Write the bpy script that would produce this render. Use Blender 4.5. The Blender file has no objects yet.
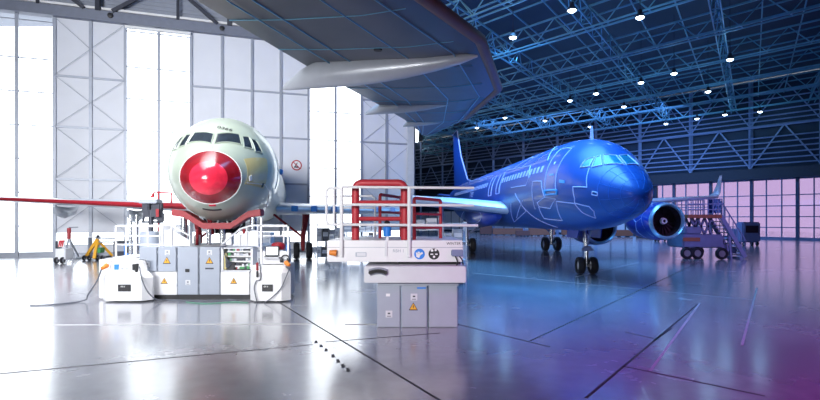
import bpy, bmesh, math, random
from mathutils import Vector, Matrix
random.seed(7)
S = bpy.context.scene
COL = S.collection
PI = math.pi

# ------------------------------------------------------------------ camera, world, lights, exposure
FPX, HC = 520.0, 2.7                       # focal length in pixels at 820 wide, eye height
cd = bpy.data.cameras.new('camera'); cam = bpy.data.objects.new('camera', cd); COL.objects.link(cam)
cd.sensor_width = 36.0; cd.lens = 36.0*FPX/820.0; cd.shift_y = 19.0/820.0
cd.clip_end = 500
cam.location = (0, 0, HC); cam.rotation_euler = (PI/2, 0, 0)
S.camera = cam
S.view_settings.view_transform = 'Standard'; S.view_settings.look = 'None'
S.view_settings.exposure = 0.0; S.view_settings.gamma = 1.0
S.view_settings.use_curve_mapping = False
W = bpy.data.worlds.new('sky'); S.world = W; W.use_nodes = True
W.node_tree.nodes['Background'].inputs[0].default_value = (0.88, 0.94, 1.0, 1)
W.node_tree.nodes['Background'].inputs[1].default_value = 4.0

def aim(o, to):
    o.rotation_euler = (Vector(to)-o.location).to_track_quat('-Z', 'Y').to_euler()
def area(name, loc, to, sx, sy, power, col, spread=180):
    l = bpy.data.lights.new(name, 'AREA'); l.shape = 'RECTANGLE'; l.size = sx; l.size_y = sy
    l.energy = power; l.color = col; l.spread = math.radians(spread)
    o = bpy.data.objects.new(name, l); COL.objects.link(o); o.location = loc; aim(o, to); return o
def spot(name, loc, to, power, col, angle, blend=0.6, radius=0.5):
    l = bpy.data.lights.new(name, 'SPOT'); l.energy = power; l.color = col
    l.spot_size = math.radians(angle); l.spot_blend = blend; l.shadow_soft_size = radius
    o = bpy.data.objects.new(name, l); COL.objects.link(o); o.location = loc; aim(o, to); return o
area('white_roof_fill', (-19, 22, 20.6), (-21, 25, 0), 20, 32, 6200, (0.93, 0.96, 1.0), 80)  # added white fill under the closed ceiling, brightens the bay; no skylight there
area('white_front_fill', (-16, -9, 9), (-13, 36, 9), 18, 10, 2900, (0.97, 0.98, 1.0), 62)  # added fill behind the camera for the front faces; that wall has no window
spot('platform_fill', (-4, -6, 6.3), (-1.2, 13.5, 1.4), 8500, (1.0, 0.98, 0.98), 34, 0.8, 1.0)  # unseen white spot added to brighten the service platform, no fixture
area('blue_roof_fill', (7, 32, 15.5), (7.5, 34, 0), 10, 34, 6000, (0.13, 0.48, 1.0), 90)  # added blue fill over the blue airliner, apart from the hanging lamps
area('blue_far_fill', (18, 66, 15.0), (20, 70, 0), 30, 34, 10000, (0.20, 0.42, 1.0), 150)  # added blue fill that lifts the far wall, not an actual lamp row
spot('violet_side', (24, 18, 14), (21, 33, 1), 9000, (0.50, 0.30, 0.85), 80, 1.0, 1.5)  # violet spot without a fixture, added to lighten the stair truck
spot('violet_wash', (11, 3, 13), (7.5, 10.5, 0), 12500, (0.50, 0.03, 0.50), 62, 1.0, 1.5)  # unseen magenta spot added to turn the near right floor purple
spot('blue_wash', (4, 24, 14.5), (2.6, 17.5, 0), 21000, (0.03, 0.38, 1.0), 44, 1.0, 1.0)  # unseen spot added to put the blue glow on the floor

# ------------------------------------------------------------------ materials
def mat(name, col, rough=0.5, metal=0.0, var=0.06, nscale=3.0, coat=0.0, bump=0.0, rvar=0.0):
    m = bpy.data.materials.new(name); m.use_nodes = True
    nt = m.node_tree; b = nt.nodes['Principled BSDF']
    b.inputs['Roughness'].default_value = rough; b.inputs['Metallic'].default_value = metal
    b.inputs['Coat Weight'].default_value = coat; b.inputs['Coat Roughness'].default_value = 0.08
    tc = nt.nodes.new('ShaderNodeTexCoord')
    n = nt.nodes.new('ShaderNodeTexNoise'); n.inputs['Scale'].default_value = nscale; n.inputs['Detail'].default_value = 5
    nt.links.new(tc.outputs['Object'], n.inputs['Vector'])
    r = nt.nodes.new('ShaderNodeValToRGB'); r.color_ramp.elements[0].position = 0.3; r.color_ramp.elements[1].position = 0.7
    r.color_ramp.elements[0].color = [max(0, c*(1-var)) for c in col]+[1]
    r.color_ramp.elements[1].color = [min(1, c*(1+var)) for c in col]+[1]
    nt.links.new(n.outputs['Fac'], r.inputs['Fac']); nt.links.new(r.outputs['Color'], b.inputs['Base Color'])
    if rvar:
        mr = nt.nodes.new('ShaderNodeMapRange'); mr.inputs['To Min'].default_value = rough-rvar; mr.inputs['To Max'].default_value = rough+rvar
        nt.links.new(n.outputs['Fac'], mr.inputs['Value']); nt.links.new(mr.outputs['Result'], b.inputs['Roughness'])
    if bump:
        bp = nt.nodes.new('ShaderNodeBump'); bp.inputs['Strength'].default_value = bump; bp.inputs['Distance'].default_value = 0.02
        nt.links.new(n.outputs['Fac'], bp.inputs['Height']); nt.links.new(bp.outputs['Normal'], b.inputs['Normal'])
    return m
def emis(name, col, st):
    m = bpy.data.materials.new(name); m.use_nodes = True; nt = m.node_tree
    b = nt.nodes['Principled BSDF']; b.inputs['Base Color'].default_value = (0.8, 0.8, 0.8, 1)
    b.inputs['Emission Color'].default_value = tuple(col)+(1,); b.inputs['Emission Strength'].default_value = st; return m
def glass(name, tint, gloss=0.08):
    m = bpy.data.materials.new(name); m.use_nodes = True; nt = m.node_tree; nt.nodes.clear()
    o = nt.nodes.new('ShaderNodeOutputMaterial'); t = nt.nodes.new('ShaderNodeBsdfTransparent'); g = nt.nodes.new('ShaderNodeBsdfGlossy')
    t.inputs[0].default_value = tuple(tint)+(1,); g.inputs['Roughness'].default_value = 0.05
    x = nt.nodes.new('ShaderNodeMixShader'); x.inputs[0].default_value = gloss
    nt.links.new(t.outputs[0], x.inputs[1]); nt.links.new(g.outputs[0], x.inputs[2]); nt.links.new(x.outputs[0], o.inputs[0]); return m
M = {}
M['white'] = mat('white_paint', (0.80, 0.80, 0.82), 0.4, var=0.02)
M['offwhite'] = mat('offwhite_paint', (0.68, 0.69, 0.73), 0.45, var=0.03)
M['panel'] = mat('wall_panel', (0.74, 0.76, 0.82), 0.55, var=0.02, nscale=0.8)
M['steel_trim'] = mat('trim_steel', (0.36, 0.39, 0.46), 0.45, 0.2, var=0.05)
M['beam'] = mat('beam_steel', (0.19, 0.21, 0.27), 0.5, 0.2, var=0.06)
M['darksteel'] = mat('dark_steel', (0.05, 0.055, 0.075), 0.5, 0.3)
M['cabgrey'] = mat('cabinet_grey', (0.38, 0.42, 0.50), 0.42, var=0.03)
M['black'] = mat('black_plastic', (0.012, 0.012, 0.016), 0.5)
M['rubber'] = mat('tyre_rubber', (0.014, 0.014, 0.02), 0.75, bump=0.1, nscale=30)
M['hub'] = mat('wheel_hub', (0.45, 0.46, 0.5), 0.35, 0.6)
M['red'] = mat('red_paint', (0.30, 0.006, 0.016), 0.5, coat=0.0, var=0.05)
M['gatered'] = mat('gate_red', (0.46, 0.025, 0.04), 0.5)
M['radome'] = mat('radome_red', (0.30, 0.008, 0.015), 0.22, coat=0.6, var=0.25, nscale=2)
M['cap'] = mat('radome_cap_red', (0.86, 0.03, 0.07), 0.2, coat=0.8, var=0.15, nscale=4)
M['primer'] = mat('green_primer', (0.43, 0.49, 0.40), 0.38, coat=0.35, var=0.05, nscale=1.2)
M['cream'] = mat('cream_primer', (0.60, 0.50, 0.22), 0.35, coat=0.3, var=0.05)
M['winggrey'] = mat('wing_grey', (0.50, 0.54, 0.60), 0.35, 0.2, coat=0.2)
M['blueblock'] = mat('blue_block', (0.03, 0.20, 0.55), 0.4)
M['paneglass'] = mat('cockpit_glass_dark', (0.02, 0.03, 0.04), 0.08, coat=0.6, var=0.5, nscale=5)
M['tealglass'] = mat('cockpit_glass_teal', (0.02, 0.22, 0.36), 0.2, coat=0.6, var=0.1)
M['chrome'] = mat('steel_chrome', (0.62, 0.64, 0.68), 0.22, 0.9)
M['yellow'] = mat('safety_yellow', (0.80, 0.45, 0.03), 0.5)
M['orange'] = mat('safety_orange', (0.80, 0.24, 0.03), 0.5)
M['dullorange'] = mat('dull_orange', (0.36, 0.13, 0.07), 0.6)
M['meshline'] = mat('radome_mesh_blue', (0.05, 0.22, 0.75), 0.4)
M['labelblue'] = mat('label_blue', (0.02, 0.22, 0.75), 0.4)
M['signwhite'] = mat('sign_white', (0.85, 0.85, 0.85), 0.5, var=0.01)
M['green'] = mat('green_plastic', (0.06, 0.32, 0.10), 0.5)
M['cable'] = mat('cable_grey', (0.10, 0.11, 0.14), 0.5)
M['greencable'] = mat('cable_green', (0.10, 0.30, 0.20), 0.5)
M['screen'] = emis('laptop_screen', (0.75, 0.85, 1.0), 1.0)
M['lampglow'] = emis('lamp_glow', (0.62, 0.80, 1.0), 14.0)
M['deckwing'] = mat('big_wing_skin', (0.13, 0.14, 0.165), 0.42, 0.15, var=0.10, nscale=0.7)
M['canoe'] = mat('fairing_skin', (0.46, 0.49, 0.54), 0.3, 0.1, coat=0.3, var=0.04)
M['brown'] = mat('wing_edge_brown', (0.20, 0.08, 0.06), 0.45)
M['navy'] = mat('navy_cladding', (0.028, 0.05, 0.09), 0.6, var=0.12, nscale=0.3)
M['navysteel'] = mat('navy_steel', (0.32, 0.40, 0.62), 0.45, 0.2)
M['purlin'] = mat('truss_steel', (0.18, 0.42, 0.56), 0.4, 0.2)
M['bluebody'] = mat('blue_livery', (0.016, 0.095, 0.40), 0.38, coat=0.25, var=0.05, nscale=0.6)
M['lilac'] = mat('livery_line', (0.55, 0.62, 0.95), 0.4, var=0.02)
M['aqua'] = mat('livery_aqua', (0.06, 0.42, 0.85), 0.35, var=0.02)
M['nacblue'] = mat('nacelle_blue', (0.02, 0.06, 0.42), 0.3, coat=0.5)
M['lip'] = mat('nacelle_lip', (0.45, 0.62, 0.80), 0.28, 0.6)
M['duct'] = mat('intake_duct', (0.03, 0.012, 0.02), 0.85)
M['winglight'] = mat('wing_edge_light', (0.70, 0.74, 0.86), 0.3, 0.2)
M['truckblue'] = mat('stair_truck_paint', (0.20, 0.24, 0.40), 0.45)
M['pane'] = glass('clear_pane', (1, 1, 1), 0.04)
M['pinkpane'] = glass('pink_tinted_pane', (0.42, 0.34, 0.44), 0.06)
M['corr'] = mat('ribbed_cladding', (0.30, 0.33, 0.40), 0.5, var=0.03)

# concrete floor
def floor_mat():
    m = bpy.data.materials.new('polished_concrete'); m.use_nodes = True; nt = m.node_tree; b = nt.nodes['Principled BSDF']
    tc = nt.nodes.new('ShaderNodeTexCoord')
    def noise(sc, det):
        n = nt.nodes.new('ShaderNodeTexNoise'); n.inputs['Scale'].default_value = sc; n.inputs['Detail'].default_value = det
        nt.links.new(tc.outputs['Object'], n.inputs['Vector']); return n
    a = noise(0.35, 6); c = noise(2.2, 8)
    mx = nt.nodes.new('ShaderNodeMix'); mx.data_type = 'FLOAT'; mx.inputs[0].default_value = 0.4
    nt.links.new(a.outputs['Fac'], mx.inputs[2]); nt.links.new(c.outputs['Fac'], mx.inputs[3])
    r = nt.nodes.new('ShaderNodeValToRGB'); r.color_ramp.elements[0].position = 0.32; r.color_ramp.elements[1].position = 0.68
    r.color_ramp.elements[0].color = (0.20, 0.205, 0.24, 1); r.color_ramp.elements[1].color = (0.32, 0.325, 0.37, 1)
    nt.links.new(mx.outputs[0], r.inputs['Fac']); nt.links.new(r.outputs['Color'], b.inputs['Base Color'])
    mr = nt.nodes.new('ShaderNodeMapRange'); mr.inputs['To Min'].default_value = 0.17; mr.inputs['To Max'].default_value = 0.34
    nt.links.new(mx.outputs[0], mr.inputs['Value']); nt.links.new(mr.outputs['Result'], b.inputs['Roughness'])
    b.inputs['Coat Weight'].default_value = 1.0; b.inputs['Coat Roughness'].default_value = 0.16
    return m
M['floor'] = floor_mat()

# ------------------------------------------------------------------ mesh builder
class MB:
    def __init__(s): s.v = []; s.f = []; s.m = []
    def add(s, vs, fs, mi=0):
        o = len(s.v); s.v += [Vector(p) for p in vs]
        for f in fs: s.f.append([o+i for i in f]); s.m.append(mi)
        return s
    def box(s, x0, x1, y0, y1, z0, z1, mi=0):
        vs = [(x, y, z) for x in (x0, x1) for y in (y0, y1) for z in (z0, z1)]
        return s.add(vs, [(0,1,3,2),(4,6,7,5),(0,4,5,1),(2,3,7,6),(0,2,6,4),(1,5,7,3)], mi)
    def bar(s, p, q, w, h=None, mi=0, up=(0, 0, 1)):
        h = h or w; p = Vector(p); q = Vector(q); d = (q-p).normalized(); u = Vector(up)
        if abs(d.dot(u)) > 0.97: u = Vector((1, 0, 0))
        a = d.cross(u).normalized()*w/2; b = a.cross(d).normalized()*h/2
        vs = [c+sa*a+sb*b for c in (p, q) for sa, sb in ((-1,-1),(1,-1),(1,1),(-1,1))]
        return s.add(vs, [(0,1,2,3),(7,6,5,4),(0,4,5,1),(1,5,6,2),(2,6,7,3),(3,7,4,0)], mi)
    def tube(s, pts, r, n=8, mi=0, closed=False):
        pts = [Vector(p) for p in pts]; N = len(pts); vs = []; prev = None
        for i, p in enumerate(pts):
            if closed: d = pts[(i+1) % N]-pts[i-1]
            else: d = pts[min(i+1, N-1)]-pts[max(i-1, 0)]
            d.normalize()
            if prev is None:
                u = Vector((0, 0, 1)) if abs(d.z) < 0.9 else Vector((1, 0, 0)); a = d.cross(u).normalized()
            else: a = (prev-d*prev.dot(d)).normalized()
            prev = a; b = d.cross(a)
            rr = r[i] if isinstance(r, (list, tuple)) else r
            vs += [p+rr*(math.cos(2*PI*k/n)*a+math.sin(2*PI*k/n)*b) for k in range(n)]
        fs = []
        for i in range(N if closed else N-1):
            j = (i+1) % N
            for k in range(n): fs.append((i*n+k, i*n+(k+1) % n, j*n+(k+1) % n, j*n+k))
        if not closed: fs += [tuple(range(n-1, -1, -1)), tuple(range((N-1)*n, N*n))]
        return s.add(vs, fs, mi)
    def lathe(s, prof, c, ax, n=24, mi=0, closed=False, caps=True):
        # prof: (along, radius) pairs
        c = Vector(c); d = Vector(ax).normalized(); u = Vector((0, 0, 1)) if abs(d.z) < 0.9 else Vector((1, 0, 0))
        a = d.cross(u).normalized(); b = d.cross(a)
        vs = [c+d*t+r*(math.cos(2*PI*k/n)*a+math.sin(2*PI*k/n)*b) for t, r in prof for k in range(n)]
        P = len(prof); fs = []
        for i in range(P if closed else P-1):
            j = (i+1) % P
            for k in range(n): fs.append((i*n+k, i*n+(k+1) % n, j*n+(k+1) % n, j*n+k))
        if caps and not closed:
            if prof[0][1] > 1e-4: fs.append(tuple(range(n-1, -1, -1)))
            if prof[-1][1] > 1e-4: fs.append(tuple(range((P-1)*n, P*n)))
        return s.add(vs, fs, mi)
    def prism(s, poly, off, mi=0):
        n = len(poly); off = Vector(off); a = [Vector(p) for p in poly]; b = [p+off for p in a]
        fs = [tuple(range(n-1, -1, -1)), tuple(range(n, 2*n))]+[(i, (i+1) % n, n+(i+1) % n, n+i) for i in range(n)]
        return s.add(a+b, fs, mi)
    def loft(s, rings, mi=0, caps=True):
        n = len(rings[0]); vs = [p for r in rings for p in r]; fs = []
        for i in range(len(rings)-1):
            for k in range(n): fs.append((i*n+k, i*n+(k+1) % n, (i+1)*n+(k+1) % n, (i+1)*n+k))
        if caps: fs += [tuple(range(n-1, -1, -1)), tuple(range((len(rings)-1)*n, len(rings)*n))]
        return s.add(vs, fs, mi)
    def grid(s, fn, nu, nv, th=0.0, mi=0):
        # curved sheet; fn(u, v) -> (outer point, inner point)
        A = [[fn(i/nu, j/nv) for j in range(nv+1)] for i in range(nu+1)]
        w = nv+1; tot = (nu+1)*w
        vs = [A[i][j][0] for i in range(nu+1) for j in range(w)]+[A[i][j][1] for i in range(nu+1) for j in range(w)]
        fs = []
        for i in range(nu):
            for j in range(nv):
                q = (i*w+j, (i+1)*w+j, (i+1)*w+j+1, i*w+j+1); fs.append(q); fs.append(tuple(tot+k for k in reversed(q)))
        edge = [i*w for i in range(nu+1)]+[nu*w+j for j in range(1, w)]+[i*w+nv for i in range(nu-1, -1, -1)]+[j for j in range(nv-1, 0, -1)]
        for k in range(len(edge)):
            a, b = edge[k], edge[(k+1) % len(edge)]; fs.append((b, a, tot+a, tot+b))
        return s.add(vs, fs, mi)
    def build(s, name, mats, parent=None, smooth=False, bevel=0.0, at=None):
        org = Vector(at) if at is not None else (ORG[parent.name] if parent else Vector((0, 0, 0)))
        me = bpy.data.meshes.new(name); me.from_pydata([p-org for p in s.v], [], s.f)
        mats = mats if isinstance(mats, (list, tuple)) else [mats]
        for m in mats: me.materials.append(M[m])
        me.polygons.foreach_set('material_index', s.m)
        bm = bmesh.new(); bm.from_mesh(me); bmesh.ops.recalc_face_normals(bm, faces=bm.faces)
        if bevel: bmesh.ops.bevel(bm, geom=bm.edges[:], offset=bevel, segments=2, affect='EDGES', clamp_overlap=True)
        bm.to_mesh(me); bm.free()
        if smooth:
            me.polygons.foreach_set('use_smooth', [True]*len(me.polygons))
            try: me.set_sharp_from_angle(angle=math.radians(40))
            except Exception: pass
        me.update()
        o = bpy.data.objects.new(name, me); COL.objects.link(o)
        ORG[o.name] = org
        if parent: o.parent = parent; 
        else: o.location = org
        return o
ORG = {}
def tag(o, label=None, cat=None, group=None, kind=None):
    if label: o['label'] = label
    if cat: o['category'] = cat
    if group: o['group'] = group
    if kind: o['kind'] = kind
    return o
def thing(name, loc, label, cat, group=None):
    e = bpy.data.objects.new(name, None); COL.objects.link(e); e.location = loc; e.empty_display_size = 0.2
    ORG[e.name] = Vector(loc); return tag(e, label, cat, group)
def struct(mb, name, mats, parent=None, **k):
    o = mb.build(name, mats, parent, **k)
    if not parent: o['kind'] = 'structure'
    return o
def text(name, s, loc, size, m, parent, rot=(PI/2, 0, 0), extr=0.002):
    c = bpy.data.curves.new(name, 'FONT'); c.body = s; c.size = size; c.extrude = extr; c.align_x = 'CENTER'; c.align_y = 'CENTER'
    c.materials.append(M[m]); t = bpy.data.objects.new(name, c); COL.objects.link(t)
    me = bpy.data.meshes.new_from_object(t.evaluated_get(bpy.context.evaluated_depsgraph_get())); bpy.data.objects.remove(t); bpy.data.curves.remove(c)
    me.name = name; o = bpy.data.objects.new(name, me); COL.objects.link(o)
    o.rotation_euler = rot; o.location = Vector(loc)-(ORG[parent.name] if parent else Vector()); o.parent = parent; return o
def copy_tree(o, parent=None, delta=None):
    c = o.copy(); COL.objects.link(c)
    if parent: c.parent = parent
    if delta is not None: c.location = o.location+Vector(delta)
    ORG[c.name] = ORG[o.name] if parent else Vector(c.location)
    for ch in list(o.children): copy_tree(ch, c)
    return c
def rrect(x0, x1, z0, z1, y, r, n=4, open_bottom=False):
    pts = []
    for cx, cz, a0 in ((x0+r, z1-r, PI), (x1-r, z1-r, PI/2), (x1-r, z0+r, 0), (x0+r, z0+r, -PI/2)):
        if open_bottom and cz < z1-r-1e-6: continue
        for k in range(n+1):
            a = a0-k*(PI/2)/n; pts.append((cx+r*math.cos(a), y, cz+r*math.sin(a)))
    if open_bottom: pts = [(x0, y, z0)]+pts+[(x1, y, z0)]
    return pts
def tri_sign(name, cx, cz, y, w, parent):
    # yellow hazard triangle, black border and lightning bolt, facing the camera side (-y)
    b = MB(); h = w*0.87
    def t(k, y0, dy, mi):
        b.prism([(cx-w/2*k, y0, cz-h/2*k*0.95), (cx+w/2*k, y0, cz-h/2*k*0.95), (cx, y0, cz+h/2*k*1.05)], (0, dy, 0), mi)
    t(1.0, y-0.004, 0.004, 0); t(0.76, y-0.007, 0.003, 1)
    q = [(0.02, .25), (-.09, -.06), (0.0, -.04), (-.03, -.28), (.10, .05), (.01, .03), (.08, .25)]
    b.prism([(cx+a*w, y-0.010, cz-0.03*w+c*w*0.8) for a, c in q], (0, 0.003, 0), 0)
    return b.build(name, ['black', 'orange_sign'], parent)
M['orange_sign'] = mat('sign_amber', (0.85, 0.42, 0.02), 0.5, var=0.02)
def wheel(name, c, r, w, parent, ax=(1, 0, 0)):
    c = Vector(c); d = Vector(ax).normalized(); b = MB()
    pr = [(-w/2, r*.62), (-w/2, r*.86), (-w*.36, r*.97), (-w*.12, r), (w*.12, r), (w*.36, r*.97), (w/2, r*.86), (w/2, r*.62), (w*.3, r*.55), (-w*.3, r*.55)]
    b.lathe(pr, c, d, 28, closed=True); o = b.build(name, 'rubber', parent, smooth=True)
    h = MB(); h.lathe([(-w*.34, 0), (-w*.34, r*.2), (-w*.24, r*.5), (-w*.3, r*.60), (w*.3, r*.60), (w*.24, r*.5), (w*.34, r*.2), (w*.34, 0)], c, d, 20)
    h.build('hub', 'hub', o, smooth=True); return o
def at(px, py, Y): return ((px-410)/FPX*Y, Y, HC+(219-py)/FPX*Y)
def X(px, Y): return (px-410)/FPX*Y
def Z(py, Y): return HC+(219-py)/FPX*Y

# ------------------------------------------------------------------ floor, joints, lines
fl = MB().add([(-60, -16, 0), (80, -16, 0), (80, 130, 0), (-60, 130, 0)], [(0, 1, 2, 3)]); floor = struct(fl, 'floor', 'floor')
def strips(segs, w, z, name, m):
    b = MB()
    for p, q in segs:
        b.bar((p[0], p[1], z), (q[0], q[1], z), w, 0.004)
    return b.build(name, m, floor)
def G(px, py): Y = HC*FPX/(py-219.0); return ((px-410)/FPX*Y, Y)
wd = Vector((2.83, 1.0)).normalized()                        # direction of the rear wall on the floor
M['joint'] = mat('floor_joint', (0.035, 0.035, 0.045), 0.7)
M['line'] = mat('line_white', (0.62, 0.62, 0.64), 0.5, var=0.12, nscale=6)
M['faintline'] = mat('line_worn', (0.34, 0.34, 0.40), 0.5, var=0.12, nscale=6)
def ext(p, q, a=0.0, b=0.0):
    p = Vector(p); q = Vector(q); d = (q-p).normalized(); return (p-d*a, q+d*b)
strips([ext(G(275, 300), G(436, 398), 3, 2), ext(G(62, 368), G(255, 350), 8, 1.2), ext(G(325, 342), G(428, 334), 0, 0.3)], 0.045, 0.0005, 'expansion_joint', 'joint')
strips([(G(440, 320), G(550, 347)), (G(530, 341), G(700, 262)), (G(586, 398), G(698, 304)), (G(622, 366), G(765, 396)), (G(625, 332), G(660, 340)), (G(655, 340), G(672, 328)), (G(420, 322), G(440, 320))], 0.05, 0.0005, 'expansion_joint', 'joint')
strips([ext(G(55, 325), G(300, 324), 12, 0.3), ext(G(345, 324.5), G(376, 324.5), 0, 0)], 0.13, 0.0008, 'painted_line', 'line')
strips([(G(472, 273), G(752, 300)), (G(575, 277), G(640, 262)), (G(600, 280), G(620, 283)), (G(650, 371), G(700, 303)), (G(742, 345), G(757, 288))], 0.05, 0.0008, 'painted_line', 'faintline')
b = MB()
for px, py in ((316, 342), (321, 346), (326, 350), (333, 356), (338, 361), (343, 366), (348, 370)):
    g = G(px, py); b.prism([(g[0]-.05, g[1]+.12, .0006), (g[0]+.0, g[1]+.14, .0006), (g[0]+.06, g[1]-.10, .0006), (g[0]-.01, g[1]-.13, .0006)], (0, 0, .001))
b.build('dark_scuff', 'faintdark', floor) if 'faintdark' in M else b.build('dark_scuff', 'joint', floor)

# ------------------------------------------------------------------ rear wall of the bright bay
A0 = Vector((-24.8-2.83*.33, 38-.33, 0)); U = Vector((wd.x, wd.y, 0)); N = Vector((wd.y, -wd.x, 0))   # N faces the camera side
PW = 2.28
def WP(i, z, out=0.0): return A0+U*(PW*i)+N*out+Vector((0, 0, z))
def wbox(mb, i0, i1, z0, z1, o0, o1, mi=0):
    vs = [WP(i, z, o) for i in (i0, i1) for o in (o0, o1) for z in (z0, z1)]
    mb.add(vs, [(0,1,3,2),(4,6,7,5),(0,4,5,1),(2,3,7,6),(0,2,6,4),(1,5,7,3)], mi)
WT = 17.3
glassbays = [(-2, 0), (2, 4), (8, 10)]; solid = [(-8, -2), (0, 2), (4, 8), (10, 12)]
b = MB()
for i0, i1 in solid:
    wbox(b, i0, i1, 0, 0.75, -0.15, 0); wbox(b, i0, i1, 1.75, WT, -0.15, 0)
struct(b, 'wall_rear', 'panel')
b = MB()
for i0, i1 in glassbays: wbox(b, i0, i1, 0, 0.3, -0.15, 0.0)
wbox(b, -8, 12, 0, 0.22, 0.0, 0.03); struct(b, 'baseboard_rear', 'steel_trim')
b = MB()
for i in range(-8, 13): wbox(b, i-0.045, i+0.045, 0, WT, 0.0, 0.14)
for i0, i1 in solid:
    for z in (5.6, 9.4, 13.1): wbox(b, i0, i1, z-.07, z+.07, 0.0, 0.12)
struct(b, 'trim_1', 'steel_trim')
b = MB()
for i0, i1 in ((0, 2), (10, 12), (-4, -2)):
    zs = [1.8, 5.6, 9.4, 13.1, WT]
    for k in range(4):
        b.tube([WP(i0, zs[k], .18), WP(i1, zs[k+1], .18)], 0.016, 5); b.tube([WP(i1, zs[k], .18), WP(i0, zs[k+1], .18)], 0.016, 5)
struct(b, 'trim_2', 'steel_trim')
n = 1
for i0, i1 in glassbays:
    f = MB()
    for z in (0.3, 2.2, 4.6, 7.0, 9.4, 11.8, 14.2, 16.9): wbox(f, i0, i1, z-.035, z+.035, -0.08, 0.03)
    w = struct(f, 'window_%d' % n, 'steel_trim'); p = MB(); wbox(p, i0, i1, 0.3, WT, -0.06, -0.04); p.build('pane', 'pane', w); n += 1
for i0, i1 in solid:
    f = MB()
    wbox(f, i0, i1, 0.75, 0.81, -0.1, 0.02); wbox(f, i0, i1, 1.69, 1.75, -0.1, 0.02)
    w = struct(f, 'window_%d' % n, 'steel_trim'); p = MB(); wbox(p, i0, i1, 0.81, 1.69, -0.06, -0.04); p.build('pane', 'pane', w); n += 1
# head beam, upper cladding and roof truss in front of it
b = MB(); wbox(b, -8, 12, WT, WT+0.75, -0.2, 0.5); struct(b, 'beam', 'beam')
b = MB(); wbox(b, -8, 12, WT+.75, 21.2, -0.25, -0.1)
for k in range(11): wbox(b, -8, 12, WT+.85+k*.3, WT+.97+k*.3, -0.1, -0.04)
struct(b, 'wall_upper_rear', 'corr')
b = MB(); wbox(b, -8, 12, WT+0.83, WT+1.0, 0.25, 0.42); struct(b, 'trim_3', 'signwhite')
b = MB(); wbox(b, 2, 4, WT-.28, WT-.12, 0.1, 0.4); struct(b, 'trim_8', 'signwhite')
b = MB()
for k in range(-8, 12, 4):
    c = k+1.25
    b.bar(WP(c, WT+.7, .5), WP(c, 21.2, .5), .3, .3); b.bar(WP(c-.4, WT+.75, .5), WP(c-2.1, 21.2, .5), .24, .24); b.bar(WP(c+.4, WT+.75, .5), WP(c+2.3, 21.2, .5), .26, .26)
    b.bar(WP(c+2.35, WT+.7, .5), WP(c+2.35, 21.2, .5), .16, .16)
struct(b, 'trim_4', 'darksteel')
for k in range(-1, 4):
    pb = MB(); p = WP(1.6+k*3.4, WT+.42, .52); pb.lathe([(0, .19), (.10, .19), (.12, .14), (.12, 0)], p, N, 16)
    pb2 = pb.build('round_vent', 'black', None, smooth=True, at=p)
    tag(pb2, 'small round black vent on the grey head beam above the bright wall', 'vent', 'round vents along the grey head beam')

# ------------------------------------------------------------------ rest of the shell
def slab(p, q, z0, z1, th, name, m):
    return struct(MB().bar((p[0], p[1], (z0+z1)/2), (q[0], q[1], (z0+z1)/2), th, z1-z0), name, m)
def R(t): return Vector((46-.8*t, 70+t))
cor = WP(12, 0)
e0 = WP(-8, 0)
slab((e0.x, e0.y), (e0.x, -15), 0, 21.2, .3, 'wall_left', 'panel')
slab((e0.x, -15), (4, -15), 0, 21.2, .3, 'wall_front', 'panel'); slab((4, -15), (70, -15), 0, 21.2, .3, 'wall_front_dark', 'navy')
slab((70, -15), R(-30), 0, 21.2, .3, 'wall_right', 'navy')
slab((cor.x+.1, cor.y), (R(56).x, R(56).y), 0, 21.2, .3, 'wall_inner', 'navy')
struct(MB().box(e0.x-1, 1.5, -16, 50, 21.2, 21.5), 'ceiling', 'corr')
struct(MB().add([(1.5, -16, 21.3), (72, -16, 21.3), (72, 45, 21.3), (2, 130, 21.3), (1.5, 48, 21.3)], [(0, 1, 2, 3, 4)]), 'ceiling_dark', 'navy')
# corner column of the bright bay
struct(MB().box(cor.x-.3, cor.x+.3, cor.y-.35, cor.y+.25, 0, 21.2), 'column', 'steel_trim')

# far wall of the dark hall: cladding above, glazed sliding doors below
ud = Vector((-.8, 1, 0)).normalized(); nd = Vector((-ud.y, ud.x, 0)); nd = nd if nd.y < 0 else -nd
def RW(t, z, out=0.0): r = R(t); return Vector((r.x, r.y, z))+nd*out
def rbox(mb, t0, t1, z0, z1, o0, o1, mi=0):
    vs = [RW(t, z, o) for t in (t0, t1) for o in (o0, o1) for z in (z0, z1)]
    mb.add(vs, [(0,1,3,2),(4,6,7,5),(0,4,5,1),(2,3,7,6),(0,2,6,4),(1,5,7,3)], mi)
DH = 8.1; TD0, TD1 = -28, 10
b = MB(); rbox(b, -31, 57, DH, 21.2, -.3, 0); rbox(b, TD1, 57, 0, DH, -.3, 0); rbox(b, -31, TD0, 0, DH, -.3, 0); struct(b, 'wall_far', 'navy')
b = MB(); rbox(b, -31, 57, DH-.1, DH+1.3, 0, .7); struct(b, 'trim_5', 'darksteel')
b = MB()
for z in (9.9, 10.6, 11.3, 12.0, 12.7, 13.4, 14.9, 15.6, 16.2, 16.9, 17.6, 18.4, 19.2): 
    b.tube([RW(-31, z, .5), RW(56, z, .5)], .10 if z != 14.9 else .2, 6)
for t in range(-30, 57, 6):
    b.bar(RW(t, 0 if t > TD1 else DH, .3), RW(t, 21, .3), .4, .4)
    b.bar(RW(t, DH+1.3, .45), RW(t+3, 14.9, .45), .16); b.bar(RW(t+6, DH+1.3, .45), RW(t+3, 14.9, .45), .16)
    b.bar(RW(t, 14.9, .45), RW(t+3, 20.5, .45), .13); b.bar(RW(t+6, 14.9, .45), RW(t+3, 20.5, .45), .13)
struct(b, 'trim_6', 'navysteel')
b = MB()
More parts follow.
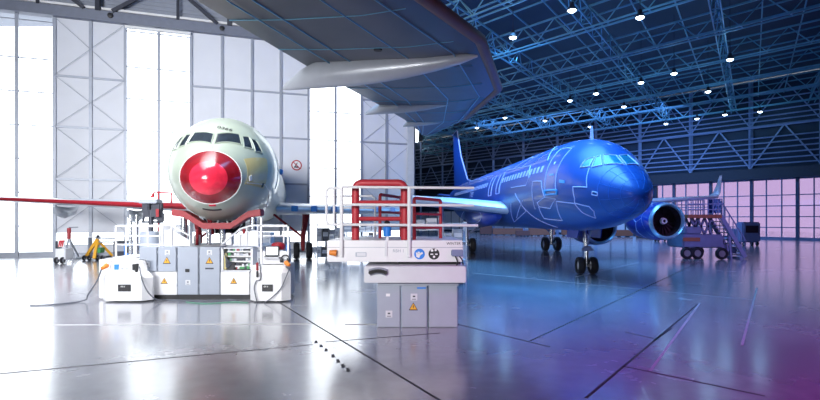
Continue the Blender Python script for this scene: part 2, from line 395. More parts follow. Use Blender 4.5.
for t in range(TD1, 56, 2): rbox(b, t+.1, t+1.9, .3, 4.4, 0, .05)
struct(b, 'trim_7', 'panel')
k = 1
for t in range(TD0, TD1, 4):
    f = MB(); rbox(f, t, t+4, 0, .35, -.2, .1); rbox(f, t, t+4, DH-.3, DH, -.2, .1)
    for tt in (t, t+4): rbox(f, tt-.14, tt+.14, 0, DH, -.2, .16)
    for tt in (t+1.33, t+2.67): rbox(f, tt-.05, tt+.05, 0, DH, -.1, .08)
    for z in (1.6, 3.0, 4.4, 5.8): rbox(f, t, t+4, z-.06, z+.06, -.1, .08)
    d = struct(f, 'door_%d' % k, 'truckblue'); p = MB(); rbox(p, t, t+4, .3, DH-.2, -.06, -.03); p.build('pane', 'pinkpane', d); k += 1

# ------------------------------------------------------------------ roof trusses of the dark hall
def clip(p, d):
    t0, t1 = -200., 200.
    # half planes a.x <= c
    for a, c in (((-1, 0), -2.6), ((1, 0), 66), ((0, -1), 8), ((1/0.8, 1), 70+46/.8-1.2)):
        den = a[0]*d[0]+a[1]*d[1]; num = c-(a[0]*p[0]+a[1]*p[1])
        if abs(den) < 1e-9:
            if num < 0: return None
        elif den > 0: t1 = min(t1, num/den)
        else: t0 = max(t0, num/den)
    return (t0, t1) if t1-t0 > 1.5 else None
da = Vector((-.651, .759)); db = Vector((.55, .835))
def family(d, other, step, ztop, zbot, zname):
    for k in range(-14, 15):
        p = Vector((18, 46))+other*(k*step); c = clip(p, d)
        if not c: continue
        b = MB(); P0 = p+d*c[0]; P1 = p+d*c[1]; L = c[1]-c[0]; nrm = Vector((-d.y, d.x))
        for o in (-.32, .32):
            q = nrm*o; b.bar((P0.x+q.x, P0.y+q.y, zbot), (P1.x+q.x, P1.y+q.y, zbot), .09, .11)
        b.bar((P0.x, P0.y, ztop), (P1.x, P1.y, ztop), .11, .14)
        n = max(1, int(L/3.0)); s = L/n
        for j in range(n):
            a = P0+d*(j*s); m = P0+d*((j+.5)*s); e = P0+d*((j+1)*s); q = nrm*.3
            b.bar((a.x+q.x, a.y+q.y, zbot), (m.x, m.y, ztop), .07); b.bar((m.x, m.y, ztop), (e.x+q.x, e.y+q.y, zbot), .07)
            b.bar((a.x-q.x, a.y-q.y, zbot), (m.x, m.y, ztop), .07); b.bar((a.x-q.x, a.y-q.y, zbot), (a.x+q.x, a.y+q.y, zbot), .06)
        struct(b, 'roof_truss', 'purlin')
family(da, db, 8.5, 18.6, 16.9, 'a'); family(db, da, 8.5, 18.6, 17.1, 'b')
b = MB()
for d, other in ((da, db), (db, da)):
    for k in range(-40, 41):
        if k % 3 == 0: continue
        p = Vector((18, 46))+other*(k*8.5/3); c = clip(p, d)
        if c: P0 = p+d*c[0]; P1 = p+d*c[1]; b.bar((P0.x, P0.y, 18.9), (P1.x, P1.y, 18.9), .09, .12)
struct(b, 'roof_purlin', 'purlin')

# hall lamps
lamp_px = [(572, 11), (640, 18), (674, 74), (730, 60), (641, 83), (596, 94), (570, 101), (513, 38), (505, 118), (477, 128), (708, 92), (624, 107), (697, 119), (725, 115), (760, 112), (545, 121), (666, 124), (590, 127)]
proto = None
for px, py in lamp_px:
    Y = (15.9-HC)*FPX/(219-py); x = X(px, Y)
    if proto is None:
        proto = thing('high_bay_lamp', (x, Y, 15.9), 'small bright round lamp hanging in the dark blue roof grid', 'lamp', 'lamps hanging in the dark roof grid')
        MB().lathe([(0.04, .30), (.12, .34), (.30, .16), (.55, .12), (.55, 0)], (x, Y, 15.9), (0, 0, 1), 18).build('housing', 'darksteel', proto, smooth=True)
        MB().lathe([(-.10, 0), (-.08, .15), (.0, .25), (.04, .26), (.05, 0)], (x, Y, 15.9), (0, 0, 1), 18).build('bulb', 'lampglow', proto, smooth=True)
        MB().tube([(x, Y, 16.4), (x, Y, 21.3)], .025, 6).build('hanging_rod', 'darksteel', proto)
        first = Vector((x, Y, 15.9))
    else: copy_tree(proto, None, Vector((x, Y, 15.9))-first)
    l = bpy.data.lights.new('lamp_light', 'POINT'); l.energy = 90; l.color = (.28, .68, 1.0); l.shadow_soft_size = .7
    o = bpy.data.objects.new('lamp_light', l); COL.objects.link(o); o.location = (x, Y, 15.55)

# ------------------------------------------------------------------ aircraft fuselage helper
NOSE = [(0,-.62,-.64,.01),(.05,-.42,-.84,.22),(.15,-.25,-1.0,.39),(.35,-.03,-1.16,.62),(.6,.18,-1.31,.82),(1.0,.46,-1.48,1.06),(1.5,.80,-1.63,1.31),(2.0,1.14,-1.74,1.50),(2.5,1.46,-1.84,1.65),(3.0,1.69,-1.91,1.76),(3.8,1.90,-1.98,1.87),(5.0,2.03,-2.05,1.95),(6.5,2.07,-2.07,1.975)]
def interp(s, k):
    # monotone cubic in sqrt(s)
    xs = [math.sqrt(r[0]) for r in NOSE]; ys = [r[k] for r in NOSE]; x = math.sqrt(max(s, 0)); n = len(xs)
    i = 0
    while i < n-2 and x > xs[i+1]: i += 1
    def slope(j):
        if j <= 0: return (ys[1]-ys[0])/(xs[1]-xs[0])
        if j >= n-1: return 0.0
        a = (ys[j]-ys[j-1])/(xs[j]-xs[j-1]); c = (ys[j+1]-ys[j])/(xs[j+1]-xs[j])
        return 0.0 if a*c <= 0 else 2*a*c/(a+c)
    h = xs[i+1]-xs[i]; t = (x-xs[i])/h; m0 = slope(i)*h; m1 = slope(i+1)*h
    return (2*t**3-3*t**2+1)*ys[i]+(t**3-2*t**2+t)*m0+(-2*t**3+3*t**2)*ys[i+1]+(t**3-t**2)*m1
LEN = 44.5
def sec(s):
    if s <= 6.5: return interp(s, 1), interp(s, 2), interp(s, 3)
    if s < 29: return 2.07, -2.07, 1.975
    u = (s-29)/(LEN-29); return 2.07-.45*u**2, -2.07+2.9*u**1.3, 1.975*(1-.85*u**1.6)
class Jet:
    def __init__(s, x, y, z, d, sc): s.o = Vector((x, y, z)); s.d = d; s.sc = sc
    def w(s, p):
        x, y, z = p[0]*s.sc, p[1]*s.sc, p[2]*s.sc; c, q = math.cos(s.d), math.sin(s.d)
        return s.o+Vector((x*c+y*q, -x*q+y*c, z))
    def skin(s, st, th, off=0.0):
        t, b, w = sec(st); h = (t-b)/2; c = (t+b)/2
        p = Vector((w*math.sin(th), st, c+h*math.cos(th)))
        if off:
            e = .02; st2 = max(st-e, 0.0); t2, b2, w2 = sec(st2); t3, b3, w3 = sec(st+e)
            q2 = Vector((w2*math.sin(th), st2, (t2+b2)/2+(t2-b2)/2*math.cos(th))); q3 = Vector((w3*math.sin(th), st+e, (t3+b3)/2+(t3-b3)/2*math.cos(th)))
            dth = Vector((w*math.cos(th), 0, -h*math.sin(th))); n = (q3-q2).cross(dth)
            if n.length > 1e-9:
                n.normalize()
                if n.dot(Vector((math.sin(th), 0, math.cos(th)))) < 0 and st > .3: n = -n
                elif st <= .3 and n.y > 0: n = -n
                p = p+n*off
        return s.w(p)
    def fuselage(s, stations, n=56):
        return MB().loft([[s.skin(st, 2*PI*k/n) for k in range(n)] for st in stations])
    def patch(s, quad, nu, nv, off, th=0.03):
        # quad of (station, angle): bilinear patch following the skin
        def f(u, v):
            q = [quad[0][i]*(1-u)*(1-v)+quad[1][i]*u*(1-v)+quad[2][i]*u*v+quad[3][i]*(1-u)*v for i in (0, 1)]
            return s.skin(q[0], q[1], off), s.skin(q[0], q[1], off-th)
        return MB().grid(f, nu, nv)
    def line(s, mb, pts, r, off=0.0, sub=6, closed=False, mi=0):
        out = []; pts = list(pts)+([pts[0]] if closed else [])
        for i in range(len(pts)-1):
            for k in range(sub):
                t = k/sub; out.append(s.skin(pts[i][0]*(1-t)+pts[i+1][0]*t, pts[i][1]*(1-t)+pts[i+1][1]*t, off))
        if not closed: out.append(s.skin(pts[-1][0], pts[-1][1], off))
        mb.tube(out, r, 5, mi, closed=closed)
    def wing(s, name, m, parent, stns, chord0=0.0, chord1=1.0, grow=0.0):
        # stns: (lateral, LE station, chord, z, thickness)
        xs = [0, .01, .03, .08, .16, .3, .5, .75, 1.0]; hs = [0, .28, .46, .72, .92, 1.0, .86, .45, .03]
        sel = [(x, h) for x, h in zip(xs, hs) if chord0-1e-6 <= x <= chord1+1e-6]
        rings = []
        for l, le, c, z, t in stns:
            up = [(x*c, h*t*.58+grow) for x, h in sel]; dn = [(x*c, -h*t*.42-grow) for x, h in reversed(sel)]
            if chord0 == 0: up = [(up[0][0]-grow, 0)]+up[1:]; dn = dn[:-1]
            rings.append([s.w((l, le+y, z+h)) for y, h in up+dn])
        return MB().loft(rings).build(name, m, parent, smooth=True)
ST = [0, .02, .05, .1, .15, .25, .35, .45, .6, .75, .9, 1.05, 1.25, 1.5, 1.75, 2, 2.25, 2.5, 2.75, 3, 3.4, 3.8, 4.4, 5, 5.8, 6.5, 9, 12, 16, 20, 25, 29, 31, 33, 35, 37, 39, 41, 43, 44.4]

# ------------------------------------------------------------------ unpainted airliner in the bright bay
JL = Jet(-6.4, 16.4, 4.65, -.22, 1.05)
base = JL.w((0, 5, 0)); base.z = 0
pl = thing('airliner', base, 'pale green primed airliner with a red nose, resting in a red cradle', 'airliner')
JL.fuselage([x for x in ST if x >= .75]).build('fuselage', 'primer', pl, smooth=True)
rd = JL.fuselage([0, .008, .02, .04, .07, .1, .14, .2, .28, .38, .5, .62, .748]).build('radome', 'radome', pl, smooth=True); tag(rd, 'dark red nose cone')
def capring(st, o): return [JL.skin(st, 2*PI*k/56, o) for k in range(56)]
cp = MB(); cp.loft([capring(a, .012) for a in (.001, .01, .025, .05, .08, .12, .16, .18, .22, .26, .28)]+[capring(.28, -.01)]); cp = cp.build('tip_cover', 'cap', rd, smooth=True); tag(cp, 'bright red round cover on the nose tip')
b = MB(); JL.line(b, [(.75, 2*PI*k/32) for k in range(32)], .018, .005, 1, True); b.build('radome_rim', 'signwhite', rd, smooth=True)
wins = []
for sg in (-1, 1):
    for q in ([(1.15, .045), (1.76, .04), (2.10, .48), (1.62, .66)], [(1.60, .74), (2.08, .56), (2.30, .68), (1.90, .93)], [(1.95, 1.0), (2.30, .74), (2.50, .84), (2.35, 1.14)]):
        wins.append([(a, sg*c) for a, c in q])
for q in wins:
    o = JL.patch(q, 8, 8, .012).build('cockpit_window', 'paneglass', pl, smooth=True)
    b = MB(); JL.line(b, q, .022, .014, 6, True); b.build('window_frame', 'primer', o, smooth=True)
o = JL.patch([(1.15, .98), (2.4, 1.22), (2.7, 1.5), (2.2, 1.95), (1.0, 1.80)][:1]+[(2.55, 1.30), (2.35, 1.95), (.95, 1.80)], 12, 12, .006, .02).build('primer_patch', 'cream', pl, smooth=True); tag(o, 'cream yellow primed cheek panel')
b = MB(); 
for q in ([(2.3, 1.35), (2.45, 1.35), (2.45, 1.42), (2.3, 1.42)],): JL.patch(q, 3, 3, .03, .03)
JL.patch([(1.1, 1.55), (1.22, 1.52), (1.24, 1.68), (1.12, 1.7)], 3, 3, .03, .04).build('sensor_plate', 'signwhite', pl)
JL.patch([(2.05, 1.80), (2.2, 1.80), (2.2, 1.90), (2.05, 1.90)], 3, 3, .02, .03).build('small_placard', 'black', pl)
JL.patch([(1.2, 2.93), (1.33, 2.93), (1.33, 3.42), (1.2, 3.42)], 3, 8, .012, .03).build('air_slot', 'black', pl)
JL.patch([(.8, 3.0), (.9, 3.0), (.9, 3.22), (.8, 3.22)], 3, 6, .02, .03).build('red_tag', 'cap', pl)
# number stencilled above the windscreen
p = JL.skin(2.14, .16, .02); q = JL.skin(2.14, .26, .02); r = JL.skin(2.04, .16, .02)
xa = (q-p).normalized(); za = (p-r); za = (za-xa*za.dot(xa)).normalized()
o = text('stencil_number', '0366', p, .27, 'black', pl); o.rotation_euler = Matrix((xa, za, xa.cross(za))).transposed().to_euler()
b = MB(); JL.line(b, [(4.6, 1.1+.1*k) for k in range(9)], .016, .004, 2); JL.line(b, [(.76, .0), (1.4, .0)], .012, .003, 4); JL.line(b, [(1.0, 1.75), (2.4, 1.85), (5, 2.3)], .014, .003, 4); b.build('skin_seam', 'offwhite', pl, smooth=True)
b = MB(); b.box(*sum(([v-.12, v+.12] for v in JL.skin(6.2, 1.5)), [])); b.build('probe_cover', 'blueblock', pl, bevel=.04)
# starboard wing (to the left of the picture) with red slat edge and flap track fairings
sw = [(-1.6, 13.0, 7.0, -1.25, .75), (-6, 15.2, 4.6, -1.08, .55), (-15.5, 19.6, 1.9, -.62, .30)]
o = JL.wing('starboard_wing', 'winggrey', pl, sw)
e = JL.wing('leading_edge', 'red', o, [(-3.2, 13.8, 6.1, -1.19, .68)]+sw[1:], 0, .05, .012); tag(e, 'red leading edge strip')
for l in (-6.6, -11.2):
    y = 14.8+.47*(-l-6)+.7; z = -1.1+.05*(-l-6)-.22
    MB().tube([JL.w((l, y-.2, z-.05)), JL.w((l, y+.2, z-.28)), JL.w((l, y+1.2, z-.42)), JL.w((l, y+2.4, z-.3)), JL.w((l, y+3.4, z+.05))], [.06, .26, .36, .28, .04], 14).build('flap_fairing', 'winggrey', o, smooth=True)
pw = [(1.6, 13.0, 7.0, -1.30, .75), (4, 14.2, 5.2, -1.30, .62), (9.4, 16.8, 3.6, -1.35, .48)]
o = JL.wing('port_wing', 'winggrey', pl, pw)
for l in (2.6, 3.7, 4.9, 6.2, 7.6, 8.8):
    p = JL.w((l, 13.0+.49*(l-1.6)+.05, -1.28)); MB().box(p.x-.17, p.x+.17, p.y-.22, p.y+.2, p.z-.16, p.z+.18).build('blue_clamp', 'blueblock', o, bevel=.03)
# main landing gear under the port wing
def main_gear(J, l, s, ground, zt, parent, r, half, red=True):
    m1 = 'red' if red else 'truckblue'
    c = J.w((l, s, 0)); c.z = ground+r; top = J.w((l+(.25 if l > 0 else -.25), s-.2, zt))
    g = MB().tube([c, c+Vector((0, 0, 1.0)), top], [.13, .17, .2], 12).build('landing_gear_leg', 'chrome' if not red else 'red', parent, smooth=True)
    k = MB(); k.tube([c+Vector((0, 0, .9)), J.w((l-(1.9 if l > 0 else -1.9), s+.1, zt-.1))], .075, 8); k.tube([c+Vector((0, -.1, 1.3)), J.w((l, s-1.6, zt))], .06, 8); k.build('side_brace', m1, g, smooth=True)
    ax = J.w((l+1, s, 0))-J.w((l, s, 0))
    a = MB().tube([c-ax.normalized()*half, c+ax.normalized()*half], .09, 10).build('axle', 'hub', g, smooth=True)
    for sg in (-1, 1): wheel('wheel', c+ax.normalized()*half*sg, r, r*.72, g, ax)
    return g
g = main_gear(JL, 3.12, 17.6, 0.0, -1.4, pl, .56, .42)
main_gear(JL, -3.12, 17.6, 0.0, -1.4, pl, .56, .42)
# nose gear leg in its bay
p = JL.w((0, 3.6, -1.85)); g = MB().tube([(p.x, p.y, 3.2), (p.x+.02, p.y-.05, 1.9)], .13, 12).build('nose_gear_leg', 'darksteel', pl, smooth=True)
k = MB(); k.tube([(p.x-.7, p.y+.4, 2.95), (p.x-.05, p.y, 2.1)], .07, 8); k.tube([(p.x+.7, p.y+.4, 2.95), (p.x+.05, p.y, 2.1)], .07, 8); k.tube([(p.x-.45, p.y-.25, 2.8), (p.x-.35, p.y-.2, 2.1)], .09, 8); k.build('drag_brace', 'red', g, smooth=True)
k = MB()
for i in range(9):
    a = -.8+.2*i; k.tube([(p.x+a, p.y+.1, 2.95), (p.x+a*.9+.12, p.y-.1, 2.45), (p.x+a*.6, p.y, 2.15)], .06, 6)
k.build('hose_bundle', 'black', g, smooth=True)

# red nose cradle on two round posts, standing on the deck of the docking stand
CY = 19.0; DECK = 1.74
nc = thing('nose_cradle', (X(216, CY), CY, DECK), 'dark red nose cradle beam on two round posts under the primed airliner', 'cradle')
xs = [X(174, CY), X(186, CY), X(205, CY), X(232, CY), X(250, CY), X(262, CY)]
b = MB(); prof = [(xs[0], 3.04), (xs[1], 2.98), (xs[2], 2.54), (xs[3], 2.54), (xs[4], 2.98), (xs[5], 3.04)]
b.prism([(x, CY-.22, z-.20 if 1 < i < 4 else z-.22) for i, (x, z) in enumerate(prof)]+[(x, CY-.22, z+.02) for x, z in reversed(prof)], (0, .5, 0)); b.build('beam', 'red', nc, bevel=.02)
for px in (183.5, 253): MB().tube([(X(px, CY), CY+.03, DECK+.004), (X(px, CY), CY+.03, 2.76)], .125, 18).build('post', 'chrome', nc, smooth=True)
for px, q in ((196, 212), (243, 226)):
    MB().tube([(X(px, CY), CY+.1, DECK+.004), (X(px, CY), CY+.1, 2.33)], .055, 10).build('red_strut', 'red', nc, smooth=True)

# ------------------------------------------------------------------ white docking stand under the nose
F1 = 17.4
ds = thing('docking_stand', (X(197, F1), 18.6, 0), 'low white docking stand with chamfered end housings carrying the grey cabinets', 'stand')
def pod(name, x0, x1, y0, y1, zs, parent):
    # octagonal housing: rings of (z, inset)
    rings = []
    for z, i in zs:
        a, b_, c, d = x0+i, x1-i, y0+i, y1-i; k = .24 if i < .15 else .08
        rings.append([(a+k, c, z), (b_-k, c, z), (b_, c+k, z), (b_, d-k, z), (b_-k, d, z), (a+k, d, z), (a, d-k, z), (a, c+k, z)])
    return MB().loft(rings).build(name, 'white', parent, bevel=.012)
YA = 16.8
pA = pod('end_housing', X(98.5, YA), X(149, YA), YA, F1-.012, [(.05, 0), (.80, 0), (1.02, .20), (1.36, .26)], ds)
pB = pod('end_housing', X(248, YA), X(289, YA), YA, F1-.012, [(.05, 0), (.95, 0), (1.12, .16), (1.18, .22)], ds)
MB().box(X(99, F1), X(137.8, F1), F1-.012, F1+1.3, .05, 1.34).build('rear_housing', 'white', ds, bevel=.02); MB().box(X(253, F1), X(286, F1), F1-.012, F1+1.3, .05, 1.165).build('rear_housing', 'white', ds, bevel=.02)
for x0, x1, p in ((118, 131, pA), (262, 273, pB)):
    MB().box(X(x0, YA), X(x1, YA), YA-.012, YA+.02, Z(291.5, YA), Z(284.5, YA)).build('vent_plate', 'black', p, bevel=.006)
    text('plate_text', 'IIIII II', (X((x0+x1)/2-1.5, YA), YA-.014, Z(286.6, YA)), .07, 'signwhite', p)
yt = YA+.215
MB().box(X(114.3, yt), X(119, yt), yt-.012, yt+.02, Z(270, yt), Z(264.3, yt)).build('blue_label', 'labelblue', pA)
MB().box(X(121, yt), X(129, yt), yt-.012, yt+.02, Z(270.5, yt), Z(267.6, yt)).build('type_plate', 'steel_trim', pA)
text('type_plate_text', '11 000 08', (X(125, yt), yt-.014, Z(269, yt)), .075, 'signwhite', pA)
MB().box(X(133, yt), X(135.5, yt), yt-.06, yt+.02, Z(270, yt), Z(264, yt)).build('socket', 'black', pA, bevel=.01)
MB().box(X(136.5, yt), X(138.5, yt), yt-.1, yt+.02, Z(272, yt), Z(263.5, yt)).build('socket', 'black', pA, bevel=.01)
# plinth, deck and lower white housings between the ends
MB().box(X(136, F1), X(262, F1), F1+.12, F1+2.1, 0, .16).build('plinth', 'black', ds)
MB().box(X(138, F1), X(256, F1), F1+.62, F1+3.2, 1.62, DECK).build('deck', 'offwhite', ds)
for px in (142, 178, 218, 252): MB().box(X(px, F1)-.06, X(px, F1)+.06, F1+2.9, F1+3.05, 0, 1.62).build('deck_leg', 'steel_trim', ds)
for x0, x1, n in ((138.5, 176.7, 'left'), (220.3, 249, 'right')):
    o = MB().box(X(x0, F1), X(x1, F1), F1+.02, F1+.60, .16, .93).build('lower_housing', 'white', ds, bevel=.012)
    tri_sign('warning_sign', X(164 if n == 'left' else 233.5, F1), Z(281, F1), F1+.02, .24, o)

def cabinet(x0, x1, z0, z1, label, extras, group=None, Y=F1, dep=.6, m='cabgrey'):
    c = thing('control_cabinet', (X((x0+x1)/2, Y), Y+dep/2, z0), label, 'cabinet', group)
    MB().box(X(x0, Y)+.01, X(x1, Y)-.01, Y+.03, Y+dep, z0, z1).build('body', m, c, bevel=.008)
    d = MB().box(X(x0, Y)+.025, X(x1, Y)-.025, Y, Y+.03, z0+.015, z1-.015).build('door', m, c, bevel=.008)
    hg = MB()
    for q in (.2, .8): hg.box(X(x0, Y)+.01, X(x0, Y)+.035, Y-.012, Y+.02, z0+(z1-z0)*q-.04, z0+(z1-z0)*q+.04)
    hg.build('hinge', 'steel_trim', d)
    for e in extras:
        if e[0] == 'tri': tri_sign('warning_sign', X(e[1], Y), Z(e[2], Y), Y, e[3], d)
        elif e[0] == 'lock':
            o = MB().box(X(e[1], Y)-.085, X(e[1], Y)+.085, Y-.012, Y, Z(e[2], Y)-.085, Z(e[2], Y)+.085).build('lock_plate', 'offwhite', d, bevel=.004)
            k = MB().box(X(e[1], Y)-.03, X(e[1], Y)+.03, Y-.02, Y-.012, Z(e[2], Y)+.0, Z(e[2], Y)+.035); k.box(X(e[1], Y)-.05, X(e[1], Y)+.05, Y-.016, Y-.012, Z(e[2], Y)-.06, Z(e[2], Y)-.045); k.build('lock_barrel', 'darksteel', o)
        elif e[0] == 'knob': MB().box(X(e[1], Y)-.07, X(e[1], Y)+.07, Y-.03, Y, Z(e[2], Y)-.055, Z(e[2], Y)+.055).build('latch', 'black', d, bevel=.01)
        elif e[0] == 'slot': MB().box(X(e[1], Y)-.14, X(e[1], Y)+.14, Y-.012, Y, Z(e[2], Y)-.025, Z(e[2], Y)+.025).build('name_plate', 'darksteel', d)
        elif e[0] == 'tag': MB().box(X(e[1], Y)-.11, X(e[1], Y)+.11, Y-.006, Y, Z(e[2], Y)-.02, Z(e[2], Y)+.02).build('blue_tag', 'labelblue', d)
        elif e[0] == 'plate': MB().box(X(e[1], Y)-.05, X(e[1], Y)+.05, Y-.006, Y, Z(e[2], Y)-.035, Z(e[2], Y)+.035).build('paper_label', 'signwhite', d)
    return c
cabinet(138.5, 157.2, .94, 1.76, 'leftmost grey control cabinet on the docking stand, with one lock plate and no warning triangle', [('lock', 147.5, 264.5)])
cabinet(157.3, 176.6, .94, 1.76, 'short grey control cabinet with a warning triangle, over a white housing with a second triangle', [('lock', 167.5, 252.5), ('tri', 166.8, 260.5, .27)])
cabinet(176.8, 198.6, .165, 1.76, 'tall grey control cabinet with a small black latch in the middle of its door', [('knob', 187.5, 270.5), ('lock', 188, 282.5)])
cabinet(198.8, 220.2, .165, 1.76, 'tall grey control cabinet with a warning triangle and lock plate near its top', [('lock', 209.5, 252.5), ('tri', 209.5, 260.5, .27), ('slot', 209.5, 268.5)])

# open rack with wiring and terminal blocks
rk = thing('open_rack', (X(237, F1), F1+.3, .94), 'open cream rack full of terminal blocks and wiring beside the tall grey cabinets', 'rack')
b = MB(); b.box(X(221.5, F1), X(252, F1), F1+.5, F1+.56, .94, 1.74)
for px in (222, 251.5): b.box(X(px, F1)-.04, X(px, F1)+.04, F1+.02, F1+.5, .94, 1.74)
for z in (.94, 1.70): b.box(X(222, F1), X(252, F1), F1+.02, F1+.5, z, z+.04)
b.build('frame', 'offwhite', rk)
MB().box(X(226.5, F1), X(233.5, F1), F1+.1, F1+.4, .99, 1.26).build('black_unit', 'black', rk, bevel=.01)
MB().box(X(223.2, F1), X(225.8, F1), F1+.06, F1+.3, 1.0, 1.55).build('wire_duct', 'cream', rk, bevel=.01)
for z in (1.08, 1.24, 1.42, 1.58): MB().box(X(226, F1), X(251, F1), F1+.14, F1+.20, z, z+.05).build('rail', 'signwhite', rk)
cols = ['darksteel', 'green', 'offwhite', 'black', 'cabgrey', 'steel_trim', 'red']
b = {c: MB() for c in cols}
for z in (1.30, 1.47, 1.63, 1.02, 1.13):
    x = X(227 if z > 1.2 else 235, F1)
    while x < X(249.5, F1):
        w = random.choice((.05, .07, .1)); c = random.choice(cols if random.random() > .5 else ['darksteel', 'offwhite', 'green'])
        b[c].box(x, x+w*.85, F1+.1, F1+.28, z, z+random.choice((.07, .09, .06))); x += w
for c in cols: tag(b[c].build('terminal_block', c, rk), kind='stuff')
b = MB()
for i in range(7): b.tube([(X(224+i*.4, F1), F1+.05, 1.55-i*.05), (X(226+i, F1), F1+.0, 1.35-.02*i), (X(225+i*.3, F1), F1+.08, 1.05)], .012, 5)
tag(b.build('wire', 'cable', rk, smooth=True), kind='stuff')

# console on the right end housing
YC = YA+.36
co = thing('control_console', (X(270, YC), YC+.4, 1.18), 'white console column with a laptop shelf on the right end housing', 'console')
MB().box(X(259, YC), X(285, YC), YC+.25, YC+.9, 1.19, 1.62).build('column', 'white', co, bevel=.02)
b = MB(); b.prism([(X(262, YC), YC+.25, 1.40), (X(262, YC), YC-.05, 1.40), (X(262, YC), YC-.05, 1.44), (X(262, YC), YC+.25, 1.44)], (X(279, YC)-X(262, YC), 0, 0)); b.build('shelf', 'offwhite', co)
b = MB(); b.box(X(285.5, YC), X(287.5, YC), YC+.2, YC+.3, 1.19, 2.5); b.box(X(258.2, YC), X(260.2, YC), YC+.2, YC+.3, 1.19, 2.75); b.box(X(258.2, YC), X(287.5, YC), YC+.2, YC+.3, 2.44, 2.5); b.build('mast', 'white', co, bevel=.01)
MB().box(X(269, YC), X(281, YC), YC+.3, YC+.8, 1.62, 1.66).build('top_tray', 'steel_trim', co)
lp = thing('laptop', (X(270, YC), YC+.1, 1.44), 'open black laptop with a pale screen on the console shelf', 'laptop')
MB().box(X(264, YC), X(277, YC), YC-.03, YC+.19, 1.444, 1.468).build('keyboard_base', 'black', lp, bevel=.006)
b = MB().box(X(263.5, YC), X(277.5, YC), YC+.195, YC+.23, 1.47, 1.79); s_ = b.build('lid', 'black', lp, bevel=.008)
MB().box(X(264.7, YC), X(276.3, YC), YC+.186, YC+.197, 1.50, 1.765).build('screen', 'screen', s_)
rb = MB().lathe([(0, .22), (.14, .24), (.22, .18), (.26, 0)], (X(274, YC), YC+.55, 1.665), (0, 0, 1), 20)
tag(rb.build('red_cover', 'red', None, smooth=True, at=(X(274, YC), YC+.55, 1.66)), 'red dome shaped cover standing on the console top', 'cover')
hs = thing('headset', (X(284.4, YC), YC+.02, 1.36), 'black headset hanging on the console front beside the laptop', 'headset')
b = MB().tube([(X(284.4, YC)+.13*math.cos(a), YC+.12, 1.36+.14*math.sin(a)) for a in [PI*k/10 for k in range(11)]], .022, 8); b.build('headband', 'black', hs, smooth=True)
for sg in (-1, 1): MB().lathe([(-.05, .05), (-.04, .075), (.04, .075), (.05, .05)], (X(284.4, YC)+sg*.11, YC+.09, 1.33), (1, 0, 0), 14).build('ear_cup', 'black', hs, smooth=True)
bt = thing('spray_bottle', (X(284, YC), YC+.6, 1.625), 'blue spray bottle standing on the console by the mast', 'bottle')
MB().lathe([(0, 0), (0, .07), (.18, .07), (.23, .03), (.23, 0)], (X(284, YC), YC+.6, 1.625), (0, 0, 1), 14).build('body', 'labelblue', bt, smooth=True)
MB().lathe([(.23, .035), (.29, .045), (.32, .02), (.32, 0)], (X(284, YC), YC+.6, 1.625), (0, 0, 1), 12).build('cap', 'black', bt, smooth=True)
hd = thing('hand_controller', (X(261, YC), YC-.05, 1.05), 'dark hand controller with a red grip hanging from the right end housing', 'controller')
MB().box(X(260, YC), X(262.3, YC), YA-.12, YA-.02, 1.02, 1.32).build('grip', 'red', hd, bevel=.03)
MB().box(X(260.2, YC), X(262, YC), YA-.11, YA-.03, .82, 1.04).build('tip', 'black', hd, bevel=.02)
og = thing('orange_plug', (X(106, YA), YA+.2, 1.08), 'orange plug on the left end housing with a grey cable', 'plug')
MB().tube([(X(98.5, YA)+.08, YA+.3, 1.16), (X(103.2, YA), YA+.12, 1.15), (X(102, YA), YA+.0, 1.10)], [.085, .075, .055], 12).build('body', 'orange', og, smooth=True)
og2 = thing('orange_plug', (X(286, YA), YA+.2, 1.08), 'orange plug hanging at the right edge of the console', 'plug')
MB().tube([(X(284, YA), YA+.3, 1.26), (X(287, YA), YA+.1, 1.23), (X(289, YA), YA+.05, 1.2)], [.08, .07, .05], 12).build('body', 'orange', og2, smooth=True)

# cables
def bez(pts, n=10):
    out = []; P = [Vector(p) for p in pts]
    for i in range(len(P)-1):
        p0 = P[max(i-1, 0)]; p1 = P[i]; p2 = P[i+1]; p3 = P[min(i+2, len(P)-1)]
        for k in range(n):
            t = k/n; out.append(.5*((2*p1)+(p2-p0)*t+(2*p0-5*p1+4*p2-p3)*t*t+(3*p1-p0-3*p2+p3)*t**3))
    return out+[P[-1]]
def cable(pts, r, m, label, name='cable'):
    b = MB().tube(bez(pts), r, 7); return tag(b.build(name, m, None, smooth=True, at=pts[-1]), label, 'cable')
g1 = G(84, 302); g0 = G(58, 305); gm = G(30, 306)
cable([(X(101.8, YA), YA-.02, 1.08), (X(99, YA), YA-.1, .72), (X(93, YA), YA-.25, .30), (g1[0], g1[1]-.0, .05), (g0[0], g0[1], .025), (gm[0], gm[1], .025)], .022, 'cable', 'grey cable drooping from the orange plug to the floor at the left')
c1 = G(168, 300.5); c2 = G(200, 301.5); c3 = G(236, 300.5)
cable([(X(138, YA), YA+.1, 1.15), (X(143, YA), YA-.06, .75), (X(150, YA), YA-.12, .35), (X(158, YA), YA-.1, .12), (c1[0], c1[1], .022), (c2[0], c2[1], .022), (c3[0], c3[1], .022)], .02, 'cable', 'grey cable looping from the left end housing along the floor in front of the cabinets')
c1 = G(186, 302.5); c2 = G(206, 304); c3 = G(232, 302.5); c4 = G(248, 303.2)
cable([(c1[0], c1[1], .018), (c2[0], c2[1], .018), (c3[0], c3[1], .018), (c4[0], c4[1], .018)], .016, 'greencable', 'thin green hose lying on the floor in front of the cabinets', 'hose')
